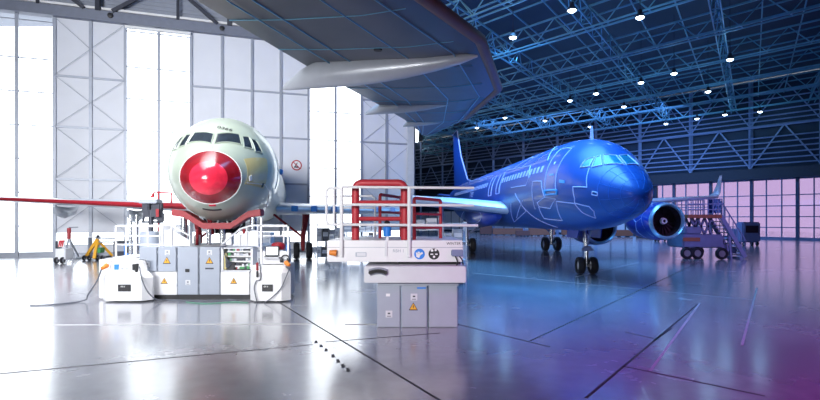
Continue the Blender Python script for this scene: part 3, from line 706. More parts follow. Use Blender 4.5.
cable([(X(290, YA), YA+.03, 1.15), (X(286, YA), YA-.06, .8), (X(281, YA), YA-.08, .45), (X(272, YA), YA-.12, .16), (X(266, YA), YA-.2, .02)], .016, 'cable', 'thin cable hanging from the orange plug down the right end housing')
cable([(X(258.5, YA), YA+.1, 1.42), (X(261.2, YA), YA-.07, .80), (X(257, YA), YA-.08, .70), (X(255, YA), YA-.08, .45), (X(258, YA), YA-.1, .02)], .016, 'cable', 'thin cable running from the hand controller down to the floor')

# handrails and stair guards on the deck
hr = thing('handrail', (X(135, F1), F1+.9, 0), 'white tube handrail at the left end of the docking stand', 'handrail')
b = MB(); YH = 18.2
zt = Z(226, YH)
b.tube(rrect(X(116, YH), X(160, YH), 1.75, zt, YH, .06, open_bottom=True), .035, 8); b.tube([(X(116, YH), YH, 1.385), (X(116, YH), YH, 1.76)], .035, 8)
for px in (126, 136, 148): b.tube([(X(px, YH), YH, 1.385 if px < 140 else 1.75), (X(px, YH), YH, zt)], .03, 8)
for z in (Z(236, YH), Z(244.6, YH)): b.tube([(X(116, YH), YH, z), (X(160, YH), YH, z)], .026, 8)
b.build('rail', 'white', hr, smooth=True)
b = MB(); b.tube([(X(160, YH), YH+1.2, zt), (X(116, YH), YH+1.2, zt), (X(116, YH), YH, zt)], .03, 8); b.tube([(X(116, YH), YH+1.2, .4), (X(116, YH), YH+1.2, zt)], .03, 8); b.tube([(X(160, YH), YH+1.2, DECK+.006), (X(160, YH), YH+1.2, zt)], .03, 8); b.build('rear_rail', 'white', hr, smooth=True)
MB().box(X(115, YH), X(137, YH), YH-.1, YH+1.3, 1.345, 1.38).build('rail_base', 'white', hr)
def guard(poly, rails, label):
    Y = 18.15; t = thing('stair_guard', (X(sum(p[0] for p in poly)/len(poly), Y), Y, DECK), label, 'stair guard')
    MB().prism([(X(p[0], Y), Y, Z(p[1], Y)) for p in poly], (0, .03, 0)).build('panel', 'offwhite', t)
    b = MB()
    for r in rails: b.tube([(X(p[0], Y), Y-.02, Z(p[1], Y)) for p in r], .032, 8)
    b.build('rail', 'white', t, smooth=True); return t
guard([(163, 246), (163, 231), (171, 229), (189, 240), (189, 246)], [[(163, 246.2), (163, 225.5), (172, 225.5), (190, 236), (190, 246.2)], [(172, 225.5), (172, 246.2)]], 'white sloping stair guard to the left of the nose cradle')
guard([(232, 246), (240, 235), (252, 230.5), (257, 230.5), (257, 246)], [[(221.5, 244.8), (227, 240.6), (240, 229), (252, 225.5), (284, 225.5)], [(240, 229), (240, 246.2)], [(247, 226.5), (247, 246.2)], [(258, 225.5), (258, 246.2)], [(284, 225.5), (284, 250)], [(258, 236), (284, 236)]], 'white sloping stair guard to the right of the nose cradle')
# white post boxes between stair guards
for px, w, h, lb in ((195.5, 4.5, 10, 'small white cabinet on the deck left of the nose gear'), (228.5, 6, 12, 'small cream cabinet on the deck right of the nose gear')):
    Y = 19.2; t = MB().box(X(px-w/2, Y), X(px+w/2, Y), Y, Y+.3, DECK+.004, DECK+h*Y/FPX); tag(t.build('small_cabinet', 'white', None, bevel=.02, at=(X(px, Y), Y+.15, DECK)), lb, 'cabinet')
for k, px in enumerate((209, 222.5)):
    Y = 19.42; t = MB().tube([(X(px, Y), Y, DECK+.004), (X(px, Y), Y, 2.52)], .09, 12); tag(t.build('support_post', 'chrome', None, smooth=True, at=(X(px, Y), Y, DECK)), 'slim steel post standing %s under the primed nose' % ('to the right of the nose gear' if k else 'to the left of the nose gear'), 'post')

# ------------------------------------------------------------------ service platform with red gates
F2 = 13.1
sp = thing('service_platform', (X(415, F2), F2+1.2, 0), 'white service platform deck with railings, carried above grey cabinets', 'platform')
MB().box(X(327, F2), X(463, F2), F2, F2+2.9, Z(262, F2), Z(240.5, F2)).build('deck', 'white', sp, bevel=.02)
MB().box(X(327, F2)+.0, X(463, F2), F2-.004, F2+.01, Z(247.6, F2), Z(247.1, F2)).build('seam', 'steel_trim', sp)
MB().box(X(398, F2), X(462, F2), F2+.35, F2+2.5, 1.49, 1.63).build('turntable', 'black', sp)
o = MB().box(X(364, 12.75), X(466, 12.75), 12.75, F2+2.6, Z(283, 12.75), Z(266.5, 12.75)).build('lower_slab', 'offwhite', sp, bevel=.02)
b = MB()
pts = [(X(369.5+17.5*k/14, 12.75), 12.74, Z(272.6-2.0*math.sin(PI*k/14), 12.75)) for k in range(15)]
b.tube(pts, .085, 10); g_ = b.build('oval_grille', 'steel_trim', o, smooth=True)
b = MB()
for k in range(1, 14, 2): b.lathe([(0, .05), (.02, .05), (.02, 0)], (pts[k][0], 12.66, pts[k][2]), (0, -1, 0), 10)
b.build('grille_hole', 'black', g_)
MB().box(X(378, F2), X(458, F2), 12.95, F2+2.2, 1.04, 1.11).build('cabinet_rail', 'steel_trim', sp)
# marks on the deck front
MB().box(X(355.5, F2), X(366.5, F2), F2-.012, F2+.01, Z(256.7, F2), Z(252.3, F2)).build('vent_plate', 'steel_trim', sp, bevel=.004)
MB().box(X(357, F2), X(365.7, F2), F2-.016, F2, Z(256, F2), Z(253, F2)).build('vent_cover', 'offwhite', sp)
text('deck_text', 'RBH 1', (X(398.5, F2), F2-.004, Z(251, F2)), .11, 'steel_trim', sp)
text('deck_text', 'WINTER 50', (X(456, F2), F2-.004, Z(243.6, F2)), .095, 'black', sp)
def disc(mb, cx, cz, y, r, mi, n=28, dy=.004): mb.prism([(cx+r*math.cos(2*PI*k/n), y, cz+r*math.sin(2*PI*k/n)) for k in range(n)], (0, dy, 0), mi)
b = MB(); cx, cz = X(419.5, F2), Z(254, F2); disc(b, cx, cz, F2-.006, .135, 0); disc(b, cx-.02, cz+.03, F2-.010, .03, 1, 14)
b.prism([(cx-.08, F2-.010, cz-.07), (cx-.01, F2-.010, cz-.10), (cx+.03, F2-.010, cz-.02), (cx+.09, F2-.010, cz+.01), (cx+.07, F2-.010, cz+.05), (cx+.0, F2-.010, cz+.02), (cx-.09, F2-.010, cz+.04)], (0, .004, 0), 1)
b.build('round_blue_sign', ['labelblue', 'signwhite'], sp)
b = MB(); cx = X(434, F2); disc(b, cx, cz, F2-.006, .14, 0); disc(b, cx-.05, cz+.09, F2-.010, .035, 1, 12); disc(b, cx+.04, cz+.10, F2-.010, .03, 1, 12); b.box(cx-.09, cx-.02, F2-.010, F2-.006, cz-.02, cz+.01, 1); b.box(cx+.03, cx+.09, F2-.010, F2-.006, cz-.02, cz+.01, 1); disc(b, cx, cz-.07, F2-.010, .03, 1, 12)
b.build('round_black_sign', ['black', 'signwhite'], sp)
MB().box(X(451, F2), X(463, F2), F2-.12, F2+.02, Z(256, F2), Z(249.5, F2)).build('socket_box', 'truckblue', sp, bevel=.02)
b = MB(); b.tube(bez([(X(455, F2), F2-.08, Z(256, F2)), (X(457, F2), F2-.12, 1.62), (X(455, F2), F2-.05, 1.45)]), .018, 6); b.tube(bez([(X(459, F2), F2-.08, Z(256, F2)), (X(462, F2), F2-.12, 1.66), (X(463, F2), F2-.05, 1.5)]), .015, 6); b.build('socket_cable', 'black', sp, smooth=True)
# railings
YR = F2-.05; b = MB()
dk = Z(240.5, F2)+.004
for px in (341.5, 409.2): b.tube([(X(px, YR), YR, Z(257, YR)), (X(px, YR), YR, Z(187, YR))], .05, 10)
for py in (187, 204.5, 224.6): b.tube([(X(341.5, YR), YR, Z(py, YR)), (X(474 if py < 220 else 478, YR), YR, Z(py+1.0, YR))], .034, 8)
b.build('front_railing', 'white', sp, smooth=True)
b = MB()
b.tube(rrect(X(326.5, YR), X(341.5, YR), Z(224.6, YR), Z(188, YR), YR, .10), .034, 8, closed=True); b.tube([(X(334, YR), YR, Z(224.6, YR)), (X(334, YR), YR, Z(189, YR))], .03, 8); b.build('end_railing', 'white', sp, smooth=True)
YB = F2+2.6; b = MB(); b.tube([(X(341, YB), YB, Z(196, YB)), (X(372, YB), YB, Z(196, YB)), (X(375, YB), YB, Z(198.5, YB)), (X(375, YB), YB, dk)], .035, 8); b.tube([(X(341, YB), YB, Z(208, YB)), (X(375, YB), YB, Z(208, YB))], .03, 8); b.tube([(X(341, YB), YB, dk), (X(341, YB), YB, Z(196, YB))], .035, 8); b.build('rear_railing', 'offwhite', sp, smooth=True)
# brown handle at deck left edge
MB().tube([(X(337, F2), F2-.09, Z(252.8, F2)), (X(330, F2), F2-.09, Z(252.2, F2))], [.085, .06], 10).build('orange_buffer', 'orange', sp, smooth=True)
# second pair of grey cabinets below
cabinet(376.5, 400.6, 0, 1.04, 'pale grey cabinet under the service platform, nearest its left edge', [('plate', 388, 295), ('lock', 389, 314)], None, 12.95, .6)
cabinet(401, 427.4, 0, 1.04, 'grey cabinet with a warning triangle and blue tag under the service platform', [('lock', 414, 297), ('tri', 413.3, 306.5, .23), ('tag', 421.5, 288)], None, 12.95, .6)
cabinet(428.4, 458, 0, 1.04, 'plain grey cabinet under the right part of the service platform', [], None, 12.95, .6)

def gate(name, x0, x1, ztop0, ztop1, Y0, Y1, r, rails, label):
    t = thing(name, ((X(x0, Y0)+X(x1, Y1))/2, (Y0+Y1)/2, dk), label, 'gate')
    A = Vector((X(x0, Y0), Y0, dk)); B = Vector((X(x1, Y1), Y1, dk)); za, zb = ztop0, ztop1; k = r*1.6
    h = (B-A).normalized()
    up = Vector((0, 0, 1)); pts = [A]
    for q in range(6):
        a = q*PI/10; pts.append(Vector((A.x, A.y, za))+h*k*(1-math.cos(a))-up*k*(1-math.sin(a)))
    for q in range(6):
        a = q*PI/10; pts.append(Vector((B.x, B.y, zb))-h*k*(1-math.sin(a))-up*k*(1-math.cos(a)))
    pts.append(B)
    MB().tube(pts, r, 12).build('frame', 'gatered', t, smooth=True)
    for f in rails:
        MB().tube([A.lerp(Vector((A.x, A.y, za)), f), B.lerp(Vector((B.x, B.y, zb)), f)], r*.55 if r > .06 else r*.75, 8).build('rail', 'gatered', t, smooth=True)
    return t
Yg = F2+.35
gate('red_gate', 355.5, 404.5, Z(183.2, Yg), Z(183.2, Yg), Yg, Yg, .10, (.37, .66), 'large thick red gate standing on the left half of the service platform')
gate('red_gate', 380, 401, Z(194.5, 14.6), Z(197.5, 15.8), 14.6, 15.8, .045, (.28, .60, .80), 'thin red gate standing behind the large thick red gate')
gate('red_gate', 414.2, 440.6, Z(198, 13.6), Z(200.3, 14.6), 13.6, 14.6, .045, (.28, .62), 'thin red gate standing on the right half of the service platform')
by = thing('bottle_post', (X(387, F2), F2+.1, dk), 'blue canister with a black cap on a white post at the platform front', 'canister')
MB().box(X(386, F2), X(388.6, F2), F2+.03, F2+.12, dk, dk+.12).build('post', 'white', by)
MB().lathe([(.10, 0), (.10, .10), (.33, .105), (.36, .06), (.36, 0)], (X(387, F2), F2+.1, dk), (0, 0, 1), 16).build('body', 'labelblue', by, smooth=True)
MB().lathe([(.36, .06), (.37, .08), (.46, .07), (.50, .03), (.50, 0)], (X(387, F2), F2+.1, dk), (0, 0, 1), 16).build('cap', 'black', by, smooth=True)
MB().box(X(388, F2)-.08, X(388, F2)-.02, F2-.034, F2-.008, Z(256, F2), dk-.02).build('bracket', 'offwhite', by)

# equipment racks behind the platform
def rack(x0, x1, py0, py1, Y, label, n, seed, dep=.8, cols=('white', 'offwhite', 'white', 'cabgrey', 'darksteel', 'offwhite'), group='x'):
    rnd = random.Random(seed); z1 = Z(py0, Y)
    t = thing('equipment_rack', (X((x0+x1)/2, Y), Y+dep/2, 0), label, 'rack')
    for px in (x0, x1):
        for y in (Y, Y+dep): MB().box(X(px, Y)-.03, X(px, Y)+.03, y-.03, y+.03, 0, z1).build('upright', 'offwhite', t)
    for k in range(n):
        z = .25+(z1-.3)*k/(n-1) if n > 1 else z1
        MB().box(X(x0, Y), X(x1, Y), Y, Y+dep, z-.03, z).build('shelf', 'offwhite', t)
        if k == n-1: break
        x = X(x0, Y)+.10
        while x < X(x1, Y)-.25:
            w = rnd.uniform(.18, .5); h = rnd.uniform(.4, .85)*(z1-.3)/(n-1)
            c = rnd.choice(cols); x2 = min(x+w, X(x1, Y)-.05)
            o = MB().box(x, x2, Y+.10, Y+dep-.1, z+.004, z+h); o.box(x+.03, x2-.03, Y+.08, Y+.10, z+h*.35, z+h*.7, 1)
            o = o.build('equipment_crate', [c, 'steel_trim' if c != 'cabgrey' else 'white'], None, at=((x+x2)/2, Y+dep/2, z))
            row = ('bottom', 'second', 'third', 'fourth', 'fifth')[k]
            tag(o, 'small %s crate on the %s shelf of the %s' % ({'white': 'white', 'darksteel': 'dark steel', 'offwhite': 'pale', 'cabgrey': 'grey', 'black': 'black', 'labelblue': 'blue', 'red': 'red'}[c], row, group), 'crate', '%s crates on the %s shelf of the %s' % (c, row, group))
            x += w+.06
    return t
rack(315, 345, 224, 262, 33.5, 'pale equipment rack far behind, left of the service platform', 3, 3, group='rack left of the platform')
rack(342, 378, 222, 262, 32.5, 'pale equipment rack seen under the large red gate', 5, 5, group='rack behind the large red gate')
rack(414, 440, 212, 262, 21.0, 'tall pale equipment rack seen through the right red gate', 5, 8, group='rack behind the right red gate')
rack(443, 466, 222, 262, 21.5, 'pale equipment rack by the right end of the service platform', 4, 11, group='rack at the right platform end')

# ------------------------------------------------------------------ blue airliner
JR = Jet(8.75, 19.8, 4.33, -.07, 1.07)
base = JR.w((0.3, 5.3, 0)); base.z = 0
bl = thing('airliner', base, 'deep blue airliner covered with pale outline markings, parked nose first on the right', 'airliner')
JR.fuselage(ST).build('fuselage', 'bluebody', bl, smooth=True)
cw = [[(2.11, -1.02), (2.14, -.77), (1.98, -.56), (1.76, -.86)], [(1.66, -.85), (1.93, -.53), (1.90, -.41), (1.42, -.62)], [(1.37, -.55), (1.88, -.33), (1.70, -.03), (1.08, -.04)], [(1.08, .05), (1.70, .04), (1.88, .34), (1.37, .56)]]
for q in cw:
    o = JR.patch(q, 8, 8, .012).build('cockpit_window', 'tealglass', bl, smooth=True)
    b = MB(); JR.line(b, q, .03, .014, 6, True); b.build('window_frame', 'lilac', o, smooth=True)
# doors with aqua sill
def jdoor(s0, s1, t0, t1, sill=True, m='bluebody'):
    q = [(s0, t0), (s1, t0), (s1, t1), (s0, t1)]
    d = JR.patch(q, 6, 14, .010, .02).build('cabin_door', m, bl, smooth=True)
    b = MB(); JR.line(b, q, .026 if sill else .03, .012, 8, True); b.build('door_outline', 'lilac', d, smooth=True)
    if sill:
        b = MB(); JR.line(b, [(s0-.1, t1+.0), (s0-.02, t1-.09), (s1+.02, t1-.09), (s1+.1, t1)], .045, .02, 6, True); b.build('door_sill', 'aqua', d, smooth=True)
        JR.patch([(3.9, -1.12), (4.02, -1.12), (4.02, -1.06), (3.9, -1.06)], 3, 3, .025, .03).build('door_window', 'signwhite', d)
        JR.patch([(3.7, -1.38), (4.1, -1.38), (4.1, -1.34), (3.7, -1.34)], 4, 3, .025, .03).build('door_handle', 'aqua', d)
jdoor(3.45, 4.5, -.66, -1.70); jdoor(12.7, 13.5, -.92, -1.57, False); jdoor(14.8, 15.6, -.95, -1.58, False)
# port side doors (seen only from the other side)
jdoor(3.45, 4.5, .66, 1.70, False)
pw_ = None
for st in [5.1+.55*k for k in range(14)]+[16.5+.55*k for k in range(27)]:
    pw_ = JR.patch([(st, -1.12), (st+.27, -1.12), (st+.27, -1.27), (st, -1.27)], 2, 3, .012, .02).build('cabin_window', 'lilac', bl, smooth=True)
for st in [5.1+.55*k for k in range(14)]+[16.5+.55*k for k in range(27)]:
    JR.patch([(st, 1.12), (st+.27, 1.12), (st+.27, 1.27), (st, 1.27)], 2, 3, .012, .02).build('cabin_window', 'lilac', bl, smooth=True)
b = MB(); L_ = lambda *p, r=.024: JR.line(b, p, r, .006, 8)
L_((1.72, -.91), (1.49, -1.48), (2.21, -1.57), (2.21, -1.87), (2.33, -2.02), (2.21, -2.29), (1.85, -2.56), (1.55, -2.3), (1.61, -2.11), (2.3, -2.0))
L_((6.6, -2.1), (6.41, -1.93), (6.17, -1.45), (4.97, -1.48), (4.73, -1.84), (3.65, -1.9), (4.61, -2.11), (5.81, -2.05), (5.9, -1.95), (4.73, -1.84))
L_((5.93, -2.05), (6.29, -2.38), (4.37, -2.47), (3.65, -1.96), (2.21, -2.02))
L_((10.37, -1.9), (12.41, -2.53), (8.21, -2.14), (8.69, -1.81)); L_((9.2, -1.65), (7.6, -2.35), (6.2, -2.75)); L_((10.9, -2.35), (8.0, -1.85))
L_((13.01, -.82), (7.49, -1.0), (6.89, -1.33), (7.25, -1.51), (10.01, -1.48)); L_((26.9, -.55), (16.37, -.85)); L_((26.9, -.62), (18, -.9))
L_((5.2, -.6), (7.0, -.95)); L_((7.4, -.55), (9.2, -.92)); L_((9.4, -.50), (11.2, -.9)); L_((6.6, -.3), (5.6, -.7), (5.0, -1.0))
L_((33, -.2), (20, -.18), (12, -.12), (6, -.1), r=.022)
b.build('outline_marking', 'lilac', bl, smooth=True)
b = MB()
for s0 in (.3, .65, 1.05): JR.line(b, [(s0, -PI+2*PI*k/40) for k in range(41)], .007, .003, 2)
for k in range(10): JR.line(b, [(.05, 2*PI*k/10), (.4, 2*PI*k/10), (1.05, 2*PI*k/10)], .006, .003, 5)
b.build('radome_mesh_marking', 'meshline', bl, smooth=True)
b = MB(); JR.line(b, [(1.05, -1.72), (1.05, -1.60), (1.25, -1.58), (1.28, -1.70)], .022, .01, 4, True); b.build('pitot_plate', 'lilac', bl, smooth=True)
JR.patch([(2.75, -1.53), (3.15, -1.53), (3.15, -1.46), (2.75, -1.46)], 4, 3, .02, .03).build('aqua_plate', 'aqua', bl)
p = JR.skin(4.0, 0, 0); MB().prism([p+Vector((-.05, -.12, -.03)), p+Vector((-.05, .28, -.03)), p+Vector((-.05, .12, .62)), p+Vector((-.05, .0, .62))], (.06, 0, 0)).build('antenna', 'lilac', bl)
# lettering on the rear flank
o = None
p = JR.skin(21.5, -1.38, .02); q = JR.skin(20.0, -1.38, .02); r = JR.skin(21.5, -1.30, .02); xa = (q-p).normalized(); za = (r-p); za = (za-xa*za.dot(xa)).normalized()
o = text('flank_lettering', 'l\'nes', p, .9, 'lilac', bl); o.rotation_euler = Matrix((xa, za, xa.cross(za))).transposed().to_euler()
# fin
def finring(z, s0, s1, t): 
    return [JR.w((x, y, z)) for x, y in ((0, s0), (t, s0+(s1-s0)*.3), (t*.7, s0+(s1-s0)*.7), (0, s1), (-t*.7, s0+(s1-s0)*.7), (-t, s0+(s1-s0)*.3))]
o = MB().loft([finring(1.6, 27.5, 42.5, .2), finring(2.35, 33.2, 42.7, .3), finring(5.2, 37.2, 43.1, .22), finring(8.4, 40.0, 43.5, .14)]).build('fin', 'aqua_fin', bl, smooth=True) if 'aqua_fin' in M else MB().loft([finring(1.6, 27.5, 42.5, .2), finring(2.35, 33.2, 42.7, .3), finring(5.2, 37.2, 43.1, .22), finring(8.4, 40.0, 43.5, .14)]).build('fin', 'bluebody', bl, smooth=True)
MB().tube([JR.w((-.12, 30.2, 2.0)), JR.w((-.16, 33.1, 2.37)), JR.w((-.14, 37.1, 5.2)), JR.w((-.1, 39.9, 8.42)), JR.w((-.08, 43.4, 8.42))], .07, 6).build('fin_edge', 'lilac', o, smooth=True)
for sg in (-1, 1):
    JR.wing('tailplane', 'bluebody', bl, [(sg*.6, 37.5, 4.2, .9, .3), (sg*(2.2 if sg < 0 else 5.5), 39.6, 2.0, 1.2, .18)])
# wings
pwr = [(1.5, 11.4, 11.0, -.95, .9), (4.6, 13.0, 9.6, -.72, .7), (8.0, 14.7, 6.6, -.45, .5), (15.8, 18.6, 1.4, .10, .22)]
o = JR.wing('port_wing', 'bluebody', bl, pwr); JR.wing('leading_edge', 'winglight', o, pwr, 0, .08, .03)
wl = []
for x, y, z, ch, tk in ((15.4, 18.42, .08, 1.5, .2), (15.9, 18.7, .17, 1.2, .16), (16.15, 18.85, .45, .9, .13), (16.3, 19.0, .95, .6, .10), (16.5, 19.2, 1.75, .28, .07)):
    n_ = Vector((1, 0, 0)) if z > .4 else Vector((.5, 0, -1)) if z > .1 else Vector((0, 0, -1))
    wl.append([JR.w((x+n_.x*h*tk, y+q*ch, z+n_.z*h*tk)) for q, h in ((0, 0), (.2, .5), (.6, .4), (1, 0), (.6, -.4), (.2, -.5))])
MB().loft(wl).build('winglet', 'winglight', o, smooth=True)
swr = [(-1.5, 11.4, 11.0, -.95, .9), (-4.6, 13.0, 9.6, -.55, .7), (-7.0, 14.2, 7.8, -.32, .56)]
o = JR.wing('starboard_wing', 'bluebody', bl, swr); JR.wing('leading_edge', 'winglight', o, swr, 0, .08, .04)
# belly fairing bulge with outline on the starboard side
pts = [JR.w((-1.75, 13.6, -1.35)), JR.w((-2.0, 14.5, -1.35)), JR.w((-2.15, 17, -1.35)), JR.w((-2.1, 20, -1.35)), JR.w((-1.6, 23, -1.3))]
o = MB().tube(pts, [.2, .62, .78, .7, .2], 20).build('belly_fairing', 'nacblue', bl, smooth=True)
b = MB(); b.tube([JR.w((-2.0-.72*math.sin(2*PI*k/24)*0-.78, 17.6+3.6*math.cos(2*PI*k/24), -1.35+.55*math.sin(2*PI*k/24))) for k in range(24)], .022, 5, closed=True); b.build('outline_marking', 'lilac', o, smooth=True)
# engines
def engine(l, s, z, r, ln, parent, spiral=True):
    c = JR.w((l, s, z)); ax = (JR.w((l, s+1, z))-c).normalized(); R_ = r*JR.sc; Ln = ln*JR.sc
    b = MB(); b.lathe([(.22, R_*1.0), (.7, R_*1.06), (Ln*.45, R_*1.08), (Ln*.75, R_*.98), (Ln, R_*.72), (Ln, R_*.5), (Ln*.55, R_*.5), (Ln*.5, R_*.88), (.24, R_*.88)], c, ax, 40, closed=True); e = b.build('engine_nacelle', 'nacblue', parent, smooth=True)
    MB().lathe([(.24, R_*1.008), (.08, R_*.975), (.0, R_*.91), (.06, R_*.85), (.24, R_*.825), (.24, R_*.9)], c, ax, 40, closed=True).build('intake_lip', 'lip', e, smooth=True)
    MB().lathe([(.22, R_*.835), (.9, R_*.80), (.92, 0)], c, ax, 40, caps=False).build('intake_duct', 'duct', e, smooth=True)
    f = MB()
    for k in range(20):
        a = 2*PI*k/20; a2 = a+.22; u = Vector((0, 0, 1)); sd = ax.cross(u).normalized(); up = sd.cross(ax)
        def pp(rr, an, d): return c+ax*d+rr*(math.cos(an)*sd+math.sin(an)*up)
        f.add([pp(R_*.2, a, .70), pp(R_*.78, a, .72), pp(R_*.78, a2, .82), pp(R_*.2, a2, .82)], [(0, 1, 2, 3)])
    f.build('fan', 'duct', e)
    sp_ = MB().lathe([(.45, 0), (.5, R_*.06), (.62, R_*.14), (.8, R_*.2), (.85, 0)], c, ax, 20).build('spinner', 'duct', e, smooth=True)
    MB().lathe([(.44, R_*.09), (.44, R_*.155), (.62, R_*.19), (.62, R_*.12)], c, ax, 20, closed=True).build('spinner_ring', 'signwhite', sp_, smooth=True)
    m = MB()
    def np(t, an, off=.012):
        rr = R_*(1.0+.08*min(1, t/(Ln*.45))) if t < Ln*.45 else R_*(1.08-.10*(t-Ln*.45)/(Ln*.3))
        u = Vector((0, 0, 1)); sd = ax.cross(u).normalized(); up = sd.cross(ax); return c+ax*t+(rr+off)*(math.cos(an)*sd+math.sin(an)*up)
    for lft in (0, ):
        for pl_ in ([(.5, 2.2), (.9, 2.5), (1.0, 3.0), (1.6, 3.2), (2.2, 2.9)], [(1.0, 3.0), (.8, 3.5), (.5, 4.1)], [(1.6, 3.2), (1.8, 3.7), (1.5, 4.2)], [(.5, 2.2), (1.5, 2.3), (2.2, 2.1)]):
            m.tube([np(t, a) for t, a in bez_t(pl_)], .018, 5)
            m.tube([np(t, PI-a) for t, a in bez_t(pl_)], .018, 5)
    m.build('outline_marking', 'lilac', e, smooth=True)
    return e
def bez_t(pl_, n=5):
    out = []
    for i in range(len(pl_)-1):
        for k in range(n): t = k/n; out.append((pl_[i][0]*(1-t)+pl_[i+1][0]*t, pl_[i][1]*(1-t)+pl_[i+1][1]*t))
    return out+[pl_[-1]]
e = engine(6.95, 10.0, -1.64, 1.03, 3.6, bl)
MB().prism([JR.w((6.85, 11.2, -.5)), JR.w((6.85, 14.4, -.75)), JR.w((6.85, 16.5, -.8)), JR.w((6.85, 15.0, -.45)), JR.w((6.85, 13.2, -.4))], (.25, 0, 0)).build('pylon', 'nacblue', bl)
e = engine(5.0, 14.3, -2.02, 1.13, 3.6, bl)
MB().prism([JR.w((4.5, 15.2, -1.0)), JR.w((4.5, 18.2, -1.15)), JR.w((4.5, 18.2, -.8)), JR.w((4.5, 15.2, -.75))], (.25, 0, 0)).build('pylon', 'nacblue', bl)
# landing gear
main_gear(JR, 4.55, 22.3, 0.0, -.9, bl, .60, .52, False); main_gear(JR, -2.35, 21.3, 0.0, -1.6, bl, .58, .45, False)
c = JR.w((.3, 5.35, 0)); c.z = .42
g = MB().tube([c+Vector((0, 0, .0)), c+Vector((0, .02, .85)), c+Vector((.0, .35, 1.95))], [.08, .10, .13], 12).build('nose_gear_leg', 'chrome', bl, smooth=True)
b = MB(); b.tube([c+Vector((0, -.05, .9)), c+Vector((.0, -.75, 1.85))], .05, 8); b.tube([c+Vector((-.18, -.1, .9)), c+Vector((.18, -.1, .9))], .07, 8); b.box(c.x-.28, c.x+.28, c.y-.14, c.y-.04, c.z+.72, c.z+.86); b.build('drag_brace', 'truckblue', g)
MB().tube([c+Vector((-.3, 0, 0)), c+Vector((.3, 0, 0))], .07, 10).build('axle', 'hub', g, smooth=True)
for sg in (-1, 1): wheel('wheel', c+Vector((sg*.31, 0, 0)), .42, .32, g)
for sg in (-1, 1): MB().prism([c+Vector((sg*.55, -.3, 1.35)), c+Vector((sg*.55, 1.3, 1.35)), c+Vector((sg*.5, 1.3, 1.95)), c+Vector((sg*.5, -.7, 1.95))], (.04*sg, 0, 0)).build('gear_door', 'nacblue', g)

# ------------------------------------------------------------------ large grey wing overhead
zw = 7.6
te = [(-7.2, 1.0), (-4.8, 11.6), (-3.2, 17.0), (-1.6, 21.5), (-.25, 25.7), (.55, 29.3)]
le = [(-3.8, 1.0), (-.2, 11.0), (1.97, 14.6), (3.4, 20.0), (2.8, 25.4), (1.1, 30.0)]
bw = thing('airliner_wing', (-.5, 20, zw), 'large dark grey aircraft wing reaching overhead across the top of the hangar', 'wing')
rings = []
for (tx, ty), (lx, ly) in zip(te, le):
    T = Vector((tx, ty, zw)); L = Vector((lx, ly, zw)); up = Vector((0, 0, 1))
    rings.append([T, T.lerp(L, .3)-up*.10, T.lerp(L, .7)-up*.16, T.lerp(L, .92)-up*.08, L+up*.16, T.lerp(L, .9)+up*.45, T.lerp(L, .6)+up*.6, T.lerp(L, .25)+up*.3, T+up*.06])
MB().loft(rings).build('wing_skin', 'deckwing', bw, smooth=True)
b = MB()
b.tube([Vector((p[0], p[1], zw+.14)) for p in le[1:]], .17, 10); o = b.build('leading_edge', 'brown', bw, smooth=True); tag(o, 'dull brown leading edge')
b = MB()
for f in (.18, .30, .62, .86):
    b.tube([Vector((t[0], t[1], zw)).lerp(Vector((l[0], l[1], zw)), f)-Vector((0, 0, .115 if f < .5 else .155)) for t, l in zip(te, le)], .022, 5)
for k in range(14):
    y = 4+2.2*k
    def onl(a, yy):
        for i in range(len(a)-1):
            if a[i][1] <= yy <= a[i+1][1]: t = (yy-a[i][1])/(a[i+1][1]-a[i][1]); return Vector((a[i][0]+(a[i+1][0]-a[i][0])*t, yy, zw))
    T, L = onl(te, y), onl(le, y-1.0 if y > 2 else y)
    if T and L: b.tube([T-Vector((0, 0, .01)), T.lerp(L, .3)-Vector((0, 0, .11)), T.lerp(L, .7)-Vector((0, 0, .165)), T.lerp(L, .92)-Vector((0, 0, .09))], .016, 5)
b.build('skin_seam', 'purlin', bw, smooth=True)
def canoe(tip, ln, r, zb, m='canoe'):
    # flap track fairing: flat keel, blunt tail, top swallowed by the wing, nose rising into the skin
    d = Vector((.97, -.24, 0)).normalized(); P = Vector((tip[0], tip[1], zb)); rings = []; sd = Vector((-d.y, d.x, 0))
    for t, k, lift in ((0, .10, .06), (.015, .22, .02), (.05, .42, 0), (.11, .70, 0), (.2, .95, 0), (.35, 1.0, .0), (.5, 1.0, .08), (.65, .85, .28), (.8, .6, .60), (.92, .35, .95), (1, .08, 1.3)):
        c = P+d*(t*ln)+Vector((0, 0, r*k+lift*r))
        rings.append([c+sd*(.62*r*k*math.cos(2*PI*a/20))+Vector((0, 0, r*k*math.sin(2*PI*a/20))) for a in range(20)])
    return MB().loft(rings).build('flap_track_fairing', m, bw, smooth=True)
canoe((-4.05, 16.6), 6.2, .46, 6.80); canoe((-1.95, 22.6), 4.2, .28, 7.22); canoe((-.35, 26.2), 2.5, .22, 7.34)
b = MB().lathe([(0, .12), (.03, .12), (.03, 0)], (-.9, 14.6, 7.46), (0, 0, -1), 14); b.build('drain_port', 'black', bw)

